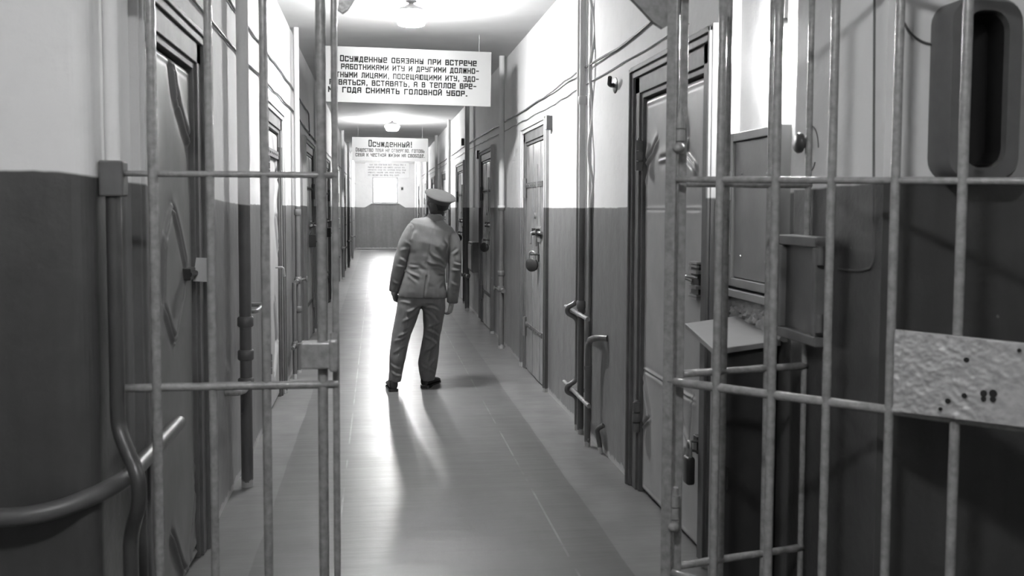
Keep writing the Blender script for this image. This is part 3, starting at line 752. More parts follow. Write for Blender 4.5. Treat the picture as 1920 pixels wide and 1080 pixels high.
LA = Vector((.925, 3.065)); LB = Vector((1.66, 2.315)); LD = (LB - LA).normalized(); LN = Vector((LD.y, -LD.x))
ln_ = (LN.x, LN.y, 0)
leafg = thing('barred_gate_leaf', (LA.x, LA.y, .1), 'open barred gate leaf swung back toward the right wall with a rough lock plate', 'gate')
o = MB().boxm((.018, .036, TOPZ - .17), Matrix.Translation((LA.x, LA.y, (TOPZ + .07) / 2)) @ Matrix.Rotation(math.atan2(LD.y, LD.x) + R(90), 4, 'Z'), .003).build('hinge_stile', M_BAR, leafg)
for z in (1.83, .62):
    mb = MB()
    for k in range(3): mb.tube([(.948, 3.06, z - .06 + k * .04 + .002), (.948, 3.06, z - .02 + k * .04 - .002)], .017, 12)
    mb.tube([(.948, 3.06, z + .06), (.95, 3.055, z + .085)], [.013, .008], 10).ell((.94, 3.04, z - .04), (.02, .015, .015))
    mb.build('hinge', M_BAR, leafg, smooth=True)
LEN = 1.06
for px, r in ((1345, .0125), (1449, .0135), (1553, .0125), (1672, .0125), (1797, .0135)):
    q = on_plane(px, 540, (LA.x, LA.y, 0), ln_)
    bar_at(q, .1, TOPZ - .06, r, leafg, lean=(.004, 0))
end = LA + LD * LEN
bar_at((end.x, end.y), .08, TOPZ - .05, .015, leafg, 'end_stile')
def leaf_pt(s_, z, d=0): p = LA + LD * s_ + LN * d; return (p.x, p.y, z)
for za, zb, r in ((1.692, 1.672, .0105), (1.048, 1.04, .0135), (.425, .42, .0125), (TOPZ - .06, TOPZ - .06, .0125)):
    MB().tube(line(leaf_pt(0, za, -.004), leaf_pt(LEN, zb, -.004), 14), r, 10, wob=.06).build('rail', M_BAR, leafg, smooth=True, auto=False)
# lock plate: hammered, weld-spattered sheet with keyholes, at the free end of the leaf
qa = on_plane(1682, 700, (LA.x, LA.y, 0), ln_); s0 = (Vector(qa[:2]) - LA).dot(LD)
s1 = LEN + .05; zb0, zb1 = 1.047, 1.272
nx_, nz_ = 110, 76
V = []; F = []; rs = np.random.RandomState(4)
from mathutils import noise as mn
for j in range(nz_ + 1):
    for i in range(nx_ + 1):
        u, v = i / nx_, j / nz_
        z = zb0 + v * ((1.272 - .012 * u) - zb0); ss = s0 + u * (s1 - s0)
        rough = 1 - .8 * min(1, max(0, (u - .45) / .3)) * (1 if v < .5 else .5)
        h = .004 * rough * mn.noise(Vector((ss * 60, z * 60, 1.3))) + .003 * rough * mn.noise(Vector((ss * 110, z * 110, 7.7)))
        if u < .05: h += .004 * (1 + mn.noise(Vector((0, z * 90, 3))))
        V.append(leaf_pt(ss, z, .028 + h))
W = nx_ + 1
for j in range(nz_):
    for i in range(nx_): F.append((j * W + i, j * W + i + 1, (j + 1) * W + i + 1, (j + 1) * W + i))
nb = len(V); V += [leaf_pt(s0, zb0, .012), leaf_pt(s1, zb0, .012), leaf_pt(s1, 1.26, .012), leaf_pt(s0, 1.272, .012)]
F += [(nb + 3, nb + 2, nb + 1, nb), tuple([i for i in range(W)][::-1] + [nb, nb + 1]), tuple([nz_ * W + i for i in range(W)] + [nb + 2, nb + 3]),
      tuple([j * W for j in range(nz_ + 1)] + [nb + 3, nb]), tuple([j * W + nx_ for j in range(nz_ + 1)][::-1] + [nb + 1, nb + 2])]
lp = mesh_from(V, F, 'lock_plate', M_LOCKP, leafg)
def hole(px, py, a, b, name='rivet_hole', slot=False):
    q = on_plane(px, py, leaf_pt(0, 0, .032), ln_)
    mt = Matrix.Translation(tuple(q)) @ Matrix(((LD.x, 0, LN.x, 0), (LD.y, 0, LN.y, 0), (0, 1, 0, 0), (0, 0, 0, 1)))
    mb = MB()
    mb.lathe([(.0005, -.012), (1, -.012), (1, .0012), (.0005, .0012)], mt @ Matrix.Diagonal((a, b, 1, 1)), 14)
    if slot: mb.lathe([(.0005, -.012), (1, -.012), (1, .0011), (.0005, .0011)], mt @ Matrix.Translation((0, -b * 1.45, 0)) @ Matrix.Diagonal((a * .75, b * .75, 1, 1)), 14)
    mb.build(name, M_BLACK, lp)
hole(1844, 738, .008, .0095, 'keyhole', True); hole(1862, 738, .0095, .0105, 'keyhole', True)
for px, py, a in ((1812, 675, .007), (1808, 742, .007), (1777, 752, .007), (1763, 767, .005), (1911, 657, .005)): hole(px, py, a, a)

# ------------------------------------------------------------------ right-hand niche: hatch, bulb, desk cabinet
XN = XR + .06
h0 = on_x(1390, 250, XN); h1 = on_x(1482, 236, XN)
ya, yb, z0, z1 = 3.55, float(h0[1]), 1.275, 1.915
ht = thing('wall_cabinet', (XN, (ya + yb) / 2, z0), 'flat grey metal wall cabinet hinged in the niche above the desk', 'cabinet')
mb = MB(); e = .035
for a, b, c, d in ((ya, ya + e, z0, z1), (yb - e, yb, z0, z1), (ya + e, yb - e, z1 - e, z1), (ya + e, yb - e, z0, z0 + e)): mb.box(XN + .005, XN - .05, a, b, c, d)
mb.build('frame', M_HATCH, ht, bevel=.003)
dr = MB().box(XN - .005, XN - .038, ya + e + .003, yb - e - .003, z0 + e + .003, z1 - e - .003, .003).build('cabinet_door', M_HATCH, ht)
for a, c in ((ya + .13, z0 + .12), (yb - .12, z0 + .13), (ya + .13, z1 - .18), (yb - .12, z1 - .17)): MB().ell((XN - .039, a, c), (.006, .007, .007), u=8, v=6).build('rivet', M_STEEL, dr)
for z in (z1 - .22, z0 + .19): MB().tube([(XN - .055, yb - .012, z - .06), (XN - .055, yb - .012, z + .06)], .014, 10).build('hinge', M_HATCH, ht, smooth=True)
o = MB().box(XN + .005, XN - .055, ya, yb + .02, z0 - .045, z0 - .012, .004).build('niche_ledge', M_HATCH, at=(XN, ya, z0 - .045)); tag(o, 'narrow metal ledge under the niche wall cabinet', 'ledge')
mb = MB()
gy = np.linspace(ya, yb + .03, 40); gz = np.linspace(1.10, z0 - .045, 14); rr = np.random.RandomState(2)
vs = [[mb.bm.verts.new((XN - .015 - .02 * rr.rand() * (1 if 0 < j < 13 else .3), y, z)) for y in gy] for j, z in enumerate(gz)]
vb = [[mb.bm.verts.new((XN + .004, y, z)) for y in (gy[0], gy[-1])] for z in (gz[0], gz[-1])]
for j in range(13):
    for i in range(39): mb.face([vs[j][i], vs[j][i + 1], vs[j + 1][i + 1], vs[j + 1][i]])
mb.face(vs[0] + [vb[0][1], vb[0][0]]); mb.face(vs[-1] + [vb[1][1], vb[1][0]]); mb.face([r[0] for r in vs] + [vb[1][0], vb[0][0]]); mb.face([r[-1] for r in vs] + [vb[1][1], vb[0][1]])
tag(mb.build('plaster_patch', M_PLASTER, at=(XN, ya, 1.1), smooth=True), 'rough bare plaster patch between the ledge and the desk top', 'plaster', kind='structure')
# bulb
b0 = on_x(1452, 92, XN - .045)
bl = thing('wall_bulb', (XN, float(b0[1]), float(b0[2])), 'bare glowing bulb on the niche wall above the metal cabinet', 'light bulb')
by, bz = float(b0[1]), float(b0[2])
MB().tube([(XN, by, bz + .10), (XN - .03, by, bz + .10), (XN - .045, by, bz + .09), (XN - .045, by, bz + .035)], .017, 12).build('socket', M_BAKE, bl, smooth=True)
MB().ell((XN - .045, by, bz), (.028, .028, .036), u=16, v=12).build('bulb', M_BULB, bl, smooth=True)
# desk cabinet with a sloping pale top
T0 = [(1.19, 3.395, 1.10), (1.515, 3.575, 1.105), (1.525, 4.03, 1.15), (1.20, 3.77, 1.15)]
dk = thing('desk_cabinet', (1.36, 3.7, 0), 'tall dark cabinet with a pale sloping desk top behind the thin barred panel', 'desk')
MB().hexa([(x, y, z - .022) for x, y, z in T0], T0).build('desk_top', M_WOODTOP, dk, bevel=.003, label='pale desk top')
c = Vector((1.355, 3.69, 0))
Bq = [Vector((x, y, 0)).lerp(c, .07) for x, y, z in T0]
Bq[0] = Vector((on_y(1334, 800, 3.43)[0], 3.43, 0)); Bq[3] = Vector((on_y(1331, 800, 3.78)[0], 3.78, 0))
bd = MB().hexa([(p.x, p.y, .0) for p in Bq], [(p.x, p.y, t[2] - .023) for p, t in zip(Bq, T0)]).build('cabinet_body', M_DESK, dk, bevel=.004)
a, b = Bq[0], Bq[1]; nrm = Vector(((b - a).y, -(b - a).x, 0)).normalized()
def fr(u, z, d): p = a.lerp(b, u) + nrm * d; return (p.x, p.y, z)
MB().hexa([fr(.08, .06, .0), fr(.92, .06, .0), fr(.92, .06, .014), fr(.08, .06, .014)], [fr(.08, 1.02, .0), fr(.92, 1.02, .0), fr(.92, 1.02, .014), fr(.08, 1.02, .014)]).build('cabinet_door', M_DESK, dk, bevel=.003)
MB().tube([fr(.16, .66, .012), fr(.16, .66, .03), fr(.16, .58, .03), fr(.16, .58, .012)], .006, 8).build('handle', M_IRON, dk)
# shallow framed box on the wall this side of the niche
bxr = thing('wall_box', (XR, 3.2, 1.16), 'shallow dark framed box on the wall beside the desk, under the bell push', 'box')
d0, d1 = 3.06, 3.37
mb = MB()
for aa, bb, cc, dd in ((d0, d1, 1.475, 1.51), (d0, d1, 1.15, 1.185), (d1 - .03, d1, 1.185, 1.475), (d0, d0 + .03, 1.185, 1.475)): mb.box(XR, XR - .06, aa, bb, cc, dd)
mb.build('case', M_FRAME, bxr, bevel=.004)
MB().box(XR, XR - .04, d0 + .03, d1 - .03, 1.185, 1.475).build('lid', M_DESK, bxr)
for z in (1.45, 1.23): MB().tube([(XR - .05, d0 - .012, z - .03), (XR - .05, d0 - .012, z + .03)], .012, 8).build('hinge', M_FRAME, bxr, smooth=True)
kq = on_x(1503, 268, XR - .03)
kb = thing('bell_push', (XR, float(kq[1]), float(kq[2])), 'dark round bell push on the pale wall above the framed box', 'bell push')
ky, kz = float(kq[1]), float(kq[2])
TM = Matrix.Translation((XR, ky, kz)) @ Matrix.Rotation(R(-90), 4, 'Y')
MB().lathe([(.001, -.01), (.018, -.01), (.018, .03), (.034, .032), (.036, .042), (.030, .05), (.001, .052)], TM, 20).build('button', M_BAKE, kb, smooth=True)
th = np.linspace(0, 5.6, 26)
MB().tube([(XR - .004, ky - .02 - .055 * math.cos(t) * (1 - t * .05), kz - .02 + .075 * math.sin(t)) for t in th], .0018, 6).build('wire_loop', M_CABLE, kb)
# thin wire down the near wall
w0 = [on_x(1640, -60, XR - .006), on_x(1638, 300, XR - .006), on_x(1638, 490, XR - .006), on_x(1632, 503, XR - .006), on_x(1610, 508, XR - .006), on_x(1572, 504, XR - .006)]
tag(MB().tube(fillet([tuple(p) for p in w0], .05), .0035, 6).build('wall_cable', M_CABLE, at=tuple(w0[2]), smooth=True), 'thin wire dropping down the near wall and curling toward the framed box', 'cable')
# crack-like loose wire high on the vestibule wall
w1 = [on_y(px, py, YPR - .005) for px, py in ((1688, 28), (1705, 62), (1730, 80), (1758, 85), (1785, 74), (1800, 62))]
tag(MB().tube(fillet([tuple(p) for p in w1], .02), .0035, 6).build('wall_cable', M_CABLE, at=tuple(w1[2])), 'loose wire looping into the rounded housing', 'cable')

# rounded housing with a deep dark slot on the wall facing the camera
def rrect(x0, x1, z0, z1, r, n=6):
    out = []
    for cx_, cz_, a0 in ((x1 - r, z0 + r, -90), (x1 - r, z1 - r, 0), (x0 + r, z1 - r, 90), (x0 + r, z0 + r, 180)):
        for k in range(n + 1):
            t = R(a0 + 90 * k / n); out.append((cx_ + r * math.cos(t), cz_ + r * math.sin(t)))
    return out
hs = thing('slotted_housing', (1.69, YPR, 1.68), 'grey rounded metal housing with a tall black slot high on the near wall', 'housing')
HY = YPR - .10
oq, iq = rrect(1.605, 1.835, 1.683, 2.20, .065), rrect(1.655, 1.787, 1.72, 2.165, .055)
iq2 = rrect(1.665, 1.78, 1.73, 2.155, .05)
mb = MB()
Rg = [[mb.bm.verts.new((x, yy, z)) for x, z in q] for q, yy in ((oq, YPR + .005), (oq, HY + .012), (rrect(1.613, 1.827, 1.691, 2.192, .06), HY), (iq, HY), (iq2, HY + .09))]
mb.skin_rings(Rg, cap=False); mb.face(Rg[0])
mb.build('housing_shell', M_HOUSING, hs, smooth=True)
mb = MB(); mb.face([mb.bm.verts.new((x, HY + .088, z)) for x, z in iq2]); q = [mb.bm.verts.new((x, HY + .095, z)) for x, z in iq2]; mb.face(q)
mb.bm.verts.ensure_lookup_table(); n_ = len(iq2)
for i in range(n_): mb.face([mb.bm.verts[i], mb.bm.verts[(i + 1) % n_], mb.bm.verts[n_ + (i + 1) % n_], mb.bm.verts[n_ + i]])
mb.build('slot_back', M_BLACK, hs)
Rl = MB(); rg = [[Rl.bm.verts.new((x, yy, z)) for x, z in qq] for qq, yy in ((rrect(1.661, 1.783, 1.726, 2.159, .05), HY + .02), (rrect(1.667, 1.778, 1.732, 2.153, .05), HY + .086))]
Rl.skin_rings(rg, cap=False); Rl.build('slot_lining', M_BLACK, hs, smooth=True)

# ------------------------------------------------------------------ the officer
PYC = 8.74
man = thing('person', (.30, PYC, 0), 'officer in grey uniform and peaked cap standing with his back turned', 'person')
def voxel(mb, name, mat, parent, vox, smooth_it=6, disp=None):
    """join overlapping closed shells into one skin"""
    me = bpy.data.meshes.new(name); bmesh.ops.recalc_face_normals(mb.bm, faces=mb.bm.faces)
    org = wpos(parent); bmesh.ops.translate(mb.bm, verts=mb.bm.verts, vec=-org); mb.bm.to_mesh(me); mb.bm.free()
    o = bpy.data.objects.new(name, me); COL.objects.link(o); o.parent = parent; WORLD[o.name] = org
    r = o.modifiers.new('r', 'REMESH'); r.mode = 'VOXEL'; r.voxel_size = vox; r.adaptivity = 0
    if smooth_it: s_ = o.modifiers.new('s', 'SMOOTH'); s_.iterations = smooth_it; s_.factor = .5
    dg = bpy.context.evaluated_depsgraph_get(); dg.update()
    m2 = bpy.data.meshes.new_from_object(o.evaluated_get(dg)); o.modifiers.clear(); o.data = m2
    m2.name = name; m2.materials.clear(); m2.materials.append(mat)
    n = len(m2.vertices); co = np.empty(n * 3); m2.vertices.foreach_get('co', co); co = co.reshape(-1, 3)
    if disp is not None:
        no = np.empty(n * 3); m2.vertices.foreach_get('normal', no); no = no.reshape(-1, 3)
        w_ = co + np.array(org); co = co + no * disp(w_, no)[:, None]
        m2.vertices.foreach_set('co', co.ravel())
    m2.polygons.foreach_set('use_smooth', [True] * len(m2.polygons)); m2.update()
    return o
def chain(mb, pts, n=20, ex=2.0, ref=(1, 0, 0)):
    """limb: (x, y, z, r_side, r_depth), sections square to the path, resampled smoothly"""
    P = np.array(pts, float); t = np.arange(len(P)); tt = np.linspace(0, len(P) - 1, (len(P) - 1) * 4 + 1)
    def cr(c):
        out = []
        for q in tt:
            i = min(int(q), len(P) - 2); f = q - i
            p0, p1, p2, p3 = c[max(i - 1, 0)], c[i], c[i + 1], c[min(i + 2, len(P) - 1)]
            out.append(.5 * ((2 * p1) + (-p0 + p2) * f + (2 * p0 - 5 * p1 + 4 * p2 - p3) * f * f + (-p0 + 3 * p1 - 3 * p2 + p3) * f ** 3))
        return np.array(out)
    Q = np.stack([cr(P[:, k]) for k in range(5)], 1); rings = []
    for i in range(len(Q)):
        d = Vector(Q[min(i + 1, len(Q) - 1), :3] - Q[max(i - 1, 0), :3]).normalized()
        rt = Vector(ref); rt = (rt - d * rt.dot(d)).normalized(); fw = d.cross(rt)
        rings.append((Q[i, :3], Q[i, 3], Q[i, 4], rt, fw))
    mb.loft(rings, n, ex)
def folds(lst):
    """ridges drawn on the cloth as seen from behind: (x0, z0, x1, z1, height, width)"""
    def f(x, z):
        h = np.zeros_like(x)
        for x0, z0, x1, z1, a_, wd in lst:
            d = np.array([x1 - x0, z1 - z0]); ln = np.linalg.norm(d); d = d / ln
            u = (x - x0) * d[0] + (z - z0) * d[1]; v = -(x - x0) * d[1] + (z - z0) * d[0]
            v = v + .006 * np.sin(u * 40 + x0 * 50)
            al = np.clip(np.minimum(u + .01, ln - u + .01) / .05, 0, 1); al = al * al * (3 - 2 * al)
            h += a_ * al * (np.exp(-(v / wd) ** 2) - .6 * np.exp(-((v - 1.8 * wd) / wd) ** 2))
        return h
    return f
def nz(w_, sc, seed=0.0):
    return np.array([mn.noise(Vector((p[0] * sc + seed, p[1] * sc, p[2] * sc))) for p in w_])
# skeleton points
Lsh, Lel, Lwr = (.318, 8.735, 1.415), (.198, 8.735, 1.10), (.150, 8.75, .878)
Rsh, Rel, Rwr = (.648, 8.735, 1.322), (.680, 8.70, 1.05), (.655, 8.725, .790)
# jacket
mb = MB()
tl = lambda deg: (math.cos(R(deg)), 0, -math.sin(R(deg)))
tor = [((.396, 8.745, .812), .216, .135, tl(2)), ((.398, 8.745, .86), .212, .138, tl(2)), ((.406, 8.745, .95), .192, .136, tl(2)), ((.424, 8.745, 1.07), .172, .122, tl(3)), ((.444, 8.745, 1.18), .180, .128, tl(6)), ((.462, 8.745, 1.29), .204, .130, tl(10)),
       ((.478, 8.745, 1.375), .205, .118, tl(13)), ((.486, 8.742, 1.425), .206, .106, tl(14)), ((.494, 8.744, 1.462), .178, .088, tl(14)), ((.505, 8.745, 1.492), .098, .070, tl(13)), ((.511, 8.748, 1.510), .066, .062, tl(11))]
mb.loft([(c, rx, ry, rt, (0, 1, 0)) for c, rx, ry, rt in tor], 40, 2.35)
LARM = ([(.362, 8.742, 1.437, .050, .062), (.322, 8.738, 1.416, .066, .074), (.262, 8.735, 1.30, .066, .073), (.222, 8.735, 1.19, .061, .066), (*Lel, .058, .062), (.168, 8.745, .98, .053, .057), (.152, 8.76, .865, .049, .053)])
RARM = ([(.622, 8.74, 1.36, .062, .075), (Rsh[0] + .012, 8.735, 1.315, .068, .078), (.672, 8.72, 1.21, .060, .072), (.680, 8.705, 1.12, .056, .066), (*Rel, .054, .062), (.670, 8.71, .93, .055, .058), (.657, 8.73, .765, .049, .053)])
jf = folds([(.605, 1.10, .45, 1.225, .006, .012), (.605, 1.075, .43, 1.14, .007, .012), (.60, 1.05, .48, 1.085, .006, .010), (.60, 1.03, .52, 1.02, .005, .010), (.60, .985, .53, .90, .004, .014), (.25, 1.065, .37, .985, .006, .012), (.26, 1.03, .345, .93, .005, .012), (.27, 1.10, .36, 1.075, .005, .011),
            (.30, 1.30, .35, 1.41, .005, .016), (.625, 1.24, .585, 1.33, .006, .014), (.59, 1.20, .50, 1.28, .004, .016), (.44, 1.07, .36, 1.13, .003, .014),
            (.19, 1.16, .27, 1.11, .007, .010), (.17, 1.10, .25, 1.07, .007, .010), (.20, 1.22, .28, 1.25, .005, .012), (.23, 1.31, .30, 1.28, .005, .012), (.65, 1.13, .73, 1.09, .007, .010), (.64, 1.07, .73, 1.05, .007, .010), (.64, 1.19, .72, 1.24, .006, .012), (.64, .96, .71, .91, .006, .010), (.13, .97, .20, .93, .006, .010), (.65, .87, .71, .85, .005, .010)])
def jd(w_, no):
    back = np.clip(-no[:, 1] * 1.5 + .35, 0, 1)
    h = jf(w_[:, 0], w_[:, 2]) * back + .004 * nz(w_, 9) + .002 * nz(w_, 22, 5)
    x, z = w_[:, 0], w_[:, 2]
    xc = np.interp(z, [.8, 1.0, 1.1, 1.3, 1.5], [.404, .426, .432, .465, .512])
    vent = np.exp(-((x - xc) / .0065) ** 2) * np.where(z < 1.01, 1, .25) * (no[:, 1] < -.3)
    h -= .012 * vent
    h += .004 * np.where(z < 1.01, np.clip(1 - np.abs(x - xc - .018) / .018, 0, 1), 0) * (no[:, 1] < -.3)
    arm = .006 * (np.exp(-(((x - .285) + (1.40 - z) * .10) / .007) ** 2) * ((z > 1.26) & (z < 1.44)) + np.exp(-(((x - .632) + (1.36 - z) * .12) / .007) ** 2) * ((z > 1.2) & (z < 1.36))) * (no[:, 1] < -.2)
    return h - arm
jk = voxel(mb, 'jacket', M_JACKET, man, .0075, 4, jd)
for p_ in (LARM, RARM):
    mb = MB(); chain(mb, p_); voxel(mb, 'sleeve', M_JACKET, jk, .0075, 3, jd)
# collar and shoulder boards
mb = MB(); rg = []
for z, rx, ry, o_ in ((1.488, .083, .078, .502), (1.515, .074, .074, .511), (1.535, .070, .070, .516), (1.537, .064, .064, .516), (1.515, .064, .064, .511), (1.495, .066, .066, .505)):
    rg.append(((o_, 8.748, z), rx, ry, tl(11), (0, 1, 0)))
mb.loft(rg, 28); mb.build('collar', M_JACKET, jk, smooth=True)
for a_, b_, rot in (((.335, 8.735, 1.492), (.42, 8.74, 1.508), -15), ((.600, 8.735, 1.458), (.66, 8.735, 1.418), 0)):
    a_, b_ = Vector(a_), Vector(b_); d = (b_ - a_).normalized(); up = Vector((0, 0, 1)); up = (up - d * up.dot(d)).normalized(); sd = up.cross(d)
    mt = Matrix((d, sd, up)).transposed().to_4x4(); mt.translation = (a_ + b_) / 2 + up * .001
    MB().boxm(((b_ - a_).length, .052, .008), mt, .003).build('shoulder_board', M_JACKET, jk)
# trousers
mb = MB()
mb.loft([((.393, 8.745, .745), .13, .09, tl(2), (0, 1, 0)), ((.393, 8.745, .765), .19, .115, tl(2), (0, 1, 0)), ((.392, 8.745, .80), .200, .122, tl(2), (0, 1, 0)), ((.398, 8.745, .88), .188, .118, tl(2), (0, 1, 0)), ((.41, 8.745, .98), .172, .11, tl(2), (0, 1, 0))], 32, 2.2)
chain(mb, [(.297, 8.745, .83, .105, .118), (.276, 8.74, .72, .104, .115), (.243, 8.735, .60, .092, .100), (.205, 8.73, .47, .081, .090), (.178, 8.715, .30, .072, .081), (.160, 8.70, .16, .061, .072), (.152, 8.70, .085, .056, .070)])
chain(mb, [(.492, 8.75, .82, .105, .118), (.495, 8.755, .72, .102, .114), (.491, 8.765, .60, .089, .099), (.480, 8.785, .47, .077, .089), (.458, 8.82, .30, .086, .086), (.447, 8.835, .20, .086, .086), (.447, 8.84, .065, .063, .085)])
tf = folds([(.385, .755, .25, .695, .012, .011), (.385, .73, .22, .60, .012, .011), (.37, .69, .24, .53, .009, .011), (.395, .755, .54, .70, .012, .011), (.40, .72, .53, .60, .011, .011), (.19, .78, .30, .775, .006, .012), (.30, .56, .18, .47, .011, .011), (.29, .51, .15, .43, .010, .011), (.25, .40, .13, .34, .006, .011),
            (.42, .54, .55, .47, .010, .011), (.41, .48, .54, .39, .009, .011), (.54, .44, .39, .30, .010, .012), (.37, .23, .51, .13, .011, .011), (.51, .26, .39, .14, .008, .011), (.11, .18, .21, .13, .008, .010), (.10, .24, .20, .20, .005, .010), (.57, .62, .43, .54, .008, .011), (.42, .68, .46, .56, .008, .010)])
def td(w_, no):
    x, z = w_[:, 0], w_[:, 2]
    back = np.clip(-no[:, 1] * 1.5 + .35, 0, 1)
    cl = np.interp(z, [.07, .3, .47, .6, .75], [.153, .180, .207, .245, .28]); cr_ = np.interp(z, [.07, .2, .47, .6, .75], [.447, .446, .48, .49, .495])
    cre = .005 * (np.exp(-((x - cl) / .008) ** 2) + np.exp(-((x - cr_) / .008) ** 2)) * (np.abs(no[:, 1]) > .6) * np.clip((.72 - z) / .1, 0, 1)
    return tf(x, z) * back + cre + .004 * nz(w_, 8, 2) + .002 * nz(w_, 20, 9)
voxel(mb, 'trousers', M_TROUS, man, .0075, 4, td)
# shoes
def shoe(x, y, yaw, name='shoe'):
    T = Matrix.Translation((x, y, 0)) @ Matrix.Rotation(R(yaw), 4, 'Z')
    def rings(lst):
        return [(T @ Vector((0, q, z)), rx, rz, T.to_3x3() @ Vector((1, 0, 0)), Vector((0, 0, 1))) for q, z, rx, rz in lst]
    m = MB(); m.loft(rings([(-.072, .062, .022, .024), (-.066, .062, .036, .042), (-.03, .066, .042, .052), (.02, .066, .042, .050), (.07, .052, .043, .036), (.13, .043, .047, .027), (.18, .040, .044, .022), (.215, .036, .030, .016), (.228, .034, .012, .008)]), 22, 2.3)
    s_ = m.build(name, M_SHOE, man, smooth=True)
    m = MB(); pr = [(-.075, .03), (-.06, .042), (-.02, .045), (.03, .043), (.08, .047), (.14, .051), (.19, .046), (.22, .03), (.234, .01)]
    ring = [(a, b) for b, a in pr] + [(-a, b) for b, a in pr[::-1]]
    lo_ = [m.bm.verts.new(T @ Vector((a, b, .012 if b > .02 else .0))) for a, b in ring]; hi_ = [m.bm.verts.new(T @ Vector((a, b, .026))) for a, b in ring]
    m.face(lo_); m.face(hi_)
    for i in range(len(ring)): m.face([lo_[i], lo_[(i + 1) % len(ring)], hi_[(i + 1) % len(ring)], hi_[i]])
    m.build('sole', M_SHOE, s_)
shoe(.135, 8.705, 6); shoe(.445, 8.845, -28)
# body: one skin from feet to crown, hands included
mb = MB()
HC = Vector((.530, 8.755, 1.605)); HR = Euler((R(4), R(9), R(-26)), 'XYZ'); HM = Matrix.Translation(HC) @ HR.to_matrix().to_4x4()
hx, hy, hz = HR.to_matrix() @ Vector((1, 0, 0)), HR.to_matrix() @ Vector((0, 1, 0)), HR.to_matrix() @ Vector((0, 0, 1))
prof = [(-.112, .022, .020, .072), (-.104, .040, .040, .055), (-.085, .055, .066, .028), (-.055, .062, .082, .014), (-.02, .070, .092, .006), (.02, .075, .097, .0), (.055, .075, .097, -.003), (.09, .062, .080, -.004), (.113, .036, .048, -.003), (.121, .010, .014, -.002)]
mb.loft([(HM @ Vector((0, yo, z)), rx, ry, hx, hy) for z, rx, ry, yo in prof], 28, 2.15)
mb.ell(HM @ Vector((0, .108, -.022)), (.013, .018, .022), HR); mb.ell(HM @ Vector((0, .098, .002)), (.009, .012, .026), HR)      # nose
mb.ell(HM @ Vector((0, .088, -.063)), (.024, .014, .006), HR); mb.ell(HM @ Vector((0, .086, -.072)), (.020, .013, .006), HR)     # lips
mb.ell(HM @ Vector((0, .078, -.098)), (.022, .018, .016), HR)                                                                    # chin
for sg in (-1, 1):
    mb.ell(HM @ Vector((sg * .033, .083, .017)), (.022, .012, .007), HR)       # brow
    mb.ell(HM @ Vector((sg * .078, -.005, -.010)), (.009, .020, .032), Euler((0, 0, R(-26 - sg * 20))))   # ear
    mb.ell(HM @ Vector((sg * .045, .07, -.02)), (.018, .016, .014), HR)        # cheek
mb.loft([((.512, 8.75, 1.43), .062, .060, (1, 0, 0), (0, 1, 0)), ((.516, 8.75, 1.50), .054, .056, tl(9), (0, 1, 0)), ((.522, 8.753, 1.56), .052, .058, tl(9), (0, 1, 0))], 22)
mb.loft([(Vector(c), rx * .88, ry * .86, rt, (0, 1, 0)) for c, rx, ry, rt in tor[:-1]], 24, 2.2)
mb.loft([((.397, 8.745, .785), .165, .085, (1, 0, 0), (0, 1, 0)), ((.395, 8.745, .85), .180, .105, (1, 0, 0), (0, 1, 0))], 24)
chain(mb, [(.335, 8.74, 1.42, .05, .055), (*Lsh, .052, .055), (*Lel, .041, .044), (*Lwr, .027, .032), (.150, 8.772, .855, .025, .032)])
chain(mb, [(.62, 8.74, 1.345, .05, .055), (*Rsh, .052, .055), (*Rel, .041, .044), (*Rwr, .027, .032), (.653, 8.73, .765, .025, .032)])
chain(mb, [(.297, 8.745, .80, .088, .095), (.243, 8.735, .60, .075, .082), (.205, 8.73, .47, .058, .064), (.178, 8.715, .32, .052, .060), (.153, 8.705, .12, .038, .044), (.136, 8.715, .06, .035, .045)])
chain(mb, [(.492, 8.75, .80, .088, .095), (.491, 8.765, .60, .074, .082), (.480, 8.785, .47, .057, .064), (.458, 8.82, .32, .052, .060), (.448, 8.838, .12, .038, .044), (.446, 8.85, .06, .035, .045)])
for fx, fy, yaw in ((.135, 8.705, 6), (.445, 8.845, -28)):
    d = Vector((-math.sin(R(yaw)), math.cos(R(yaw)), 0)); b0_ = Vector((fx, fy, .05))
    mb.tube([b0_ - d * .03, b0_ + d * .06, b0_ + d * .15 - Vector((0, 0, .012)), b0_ + d * .19 - Vector((0, 0, .014))], [.03, .034, .024, .014], 12)
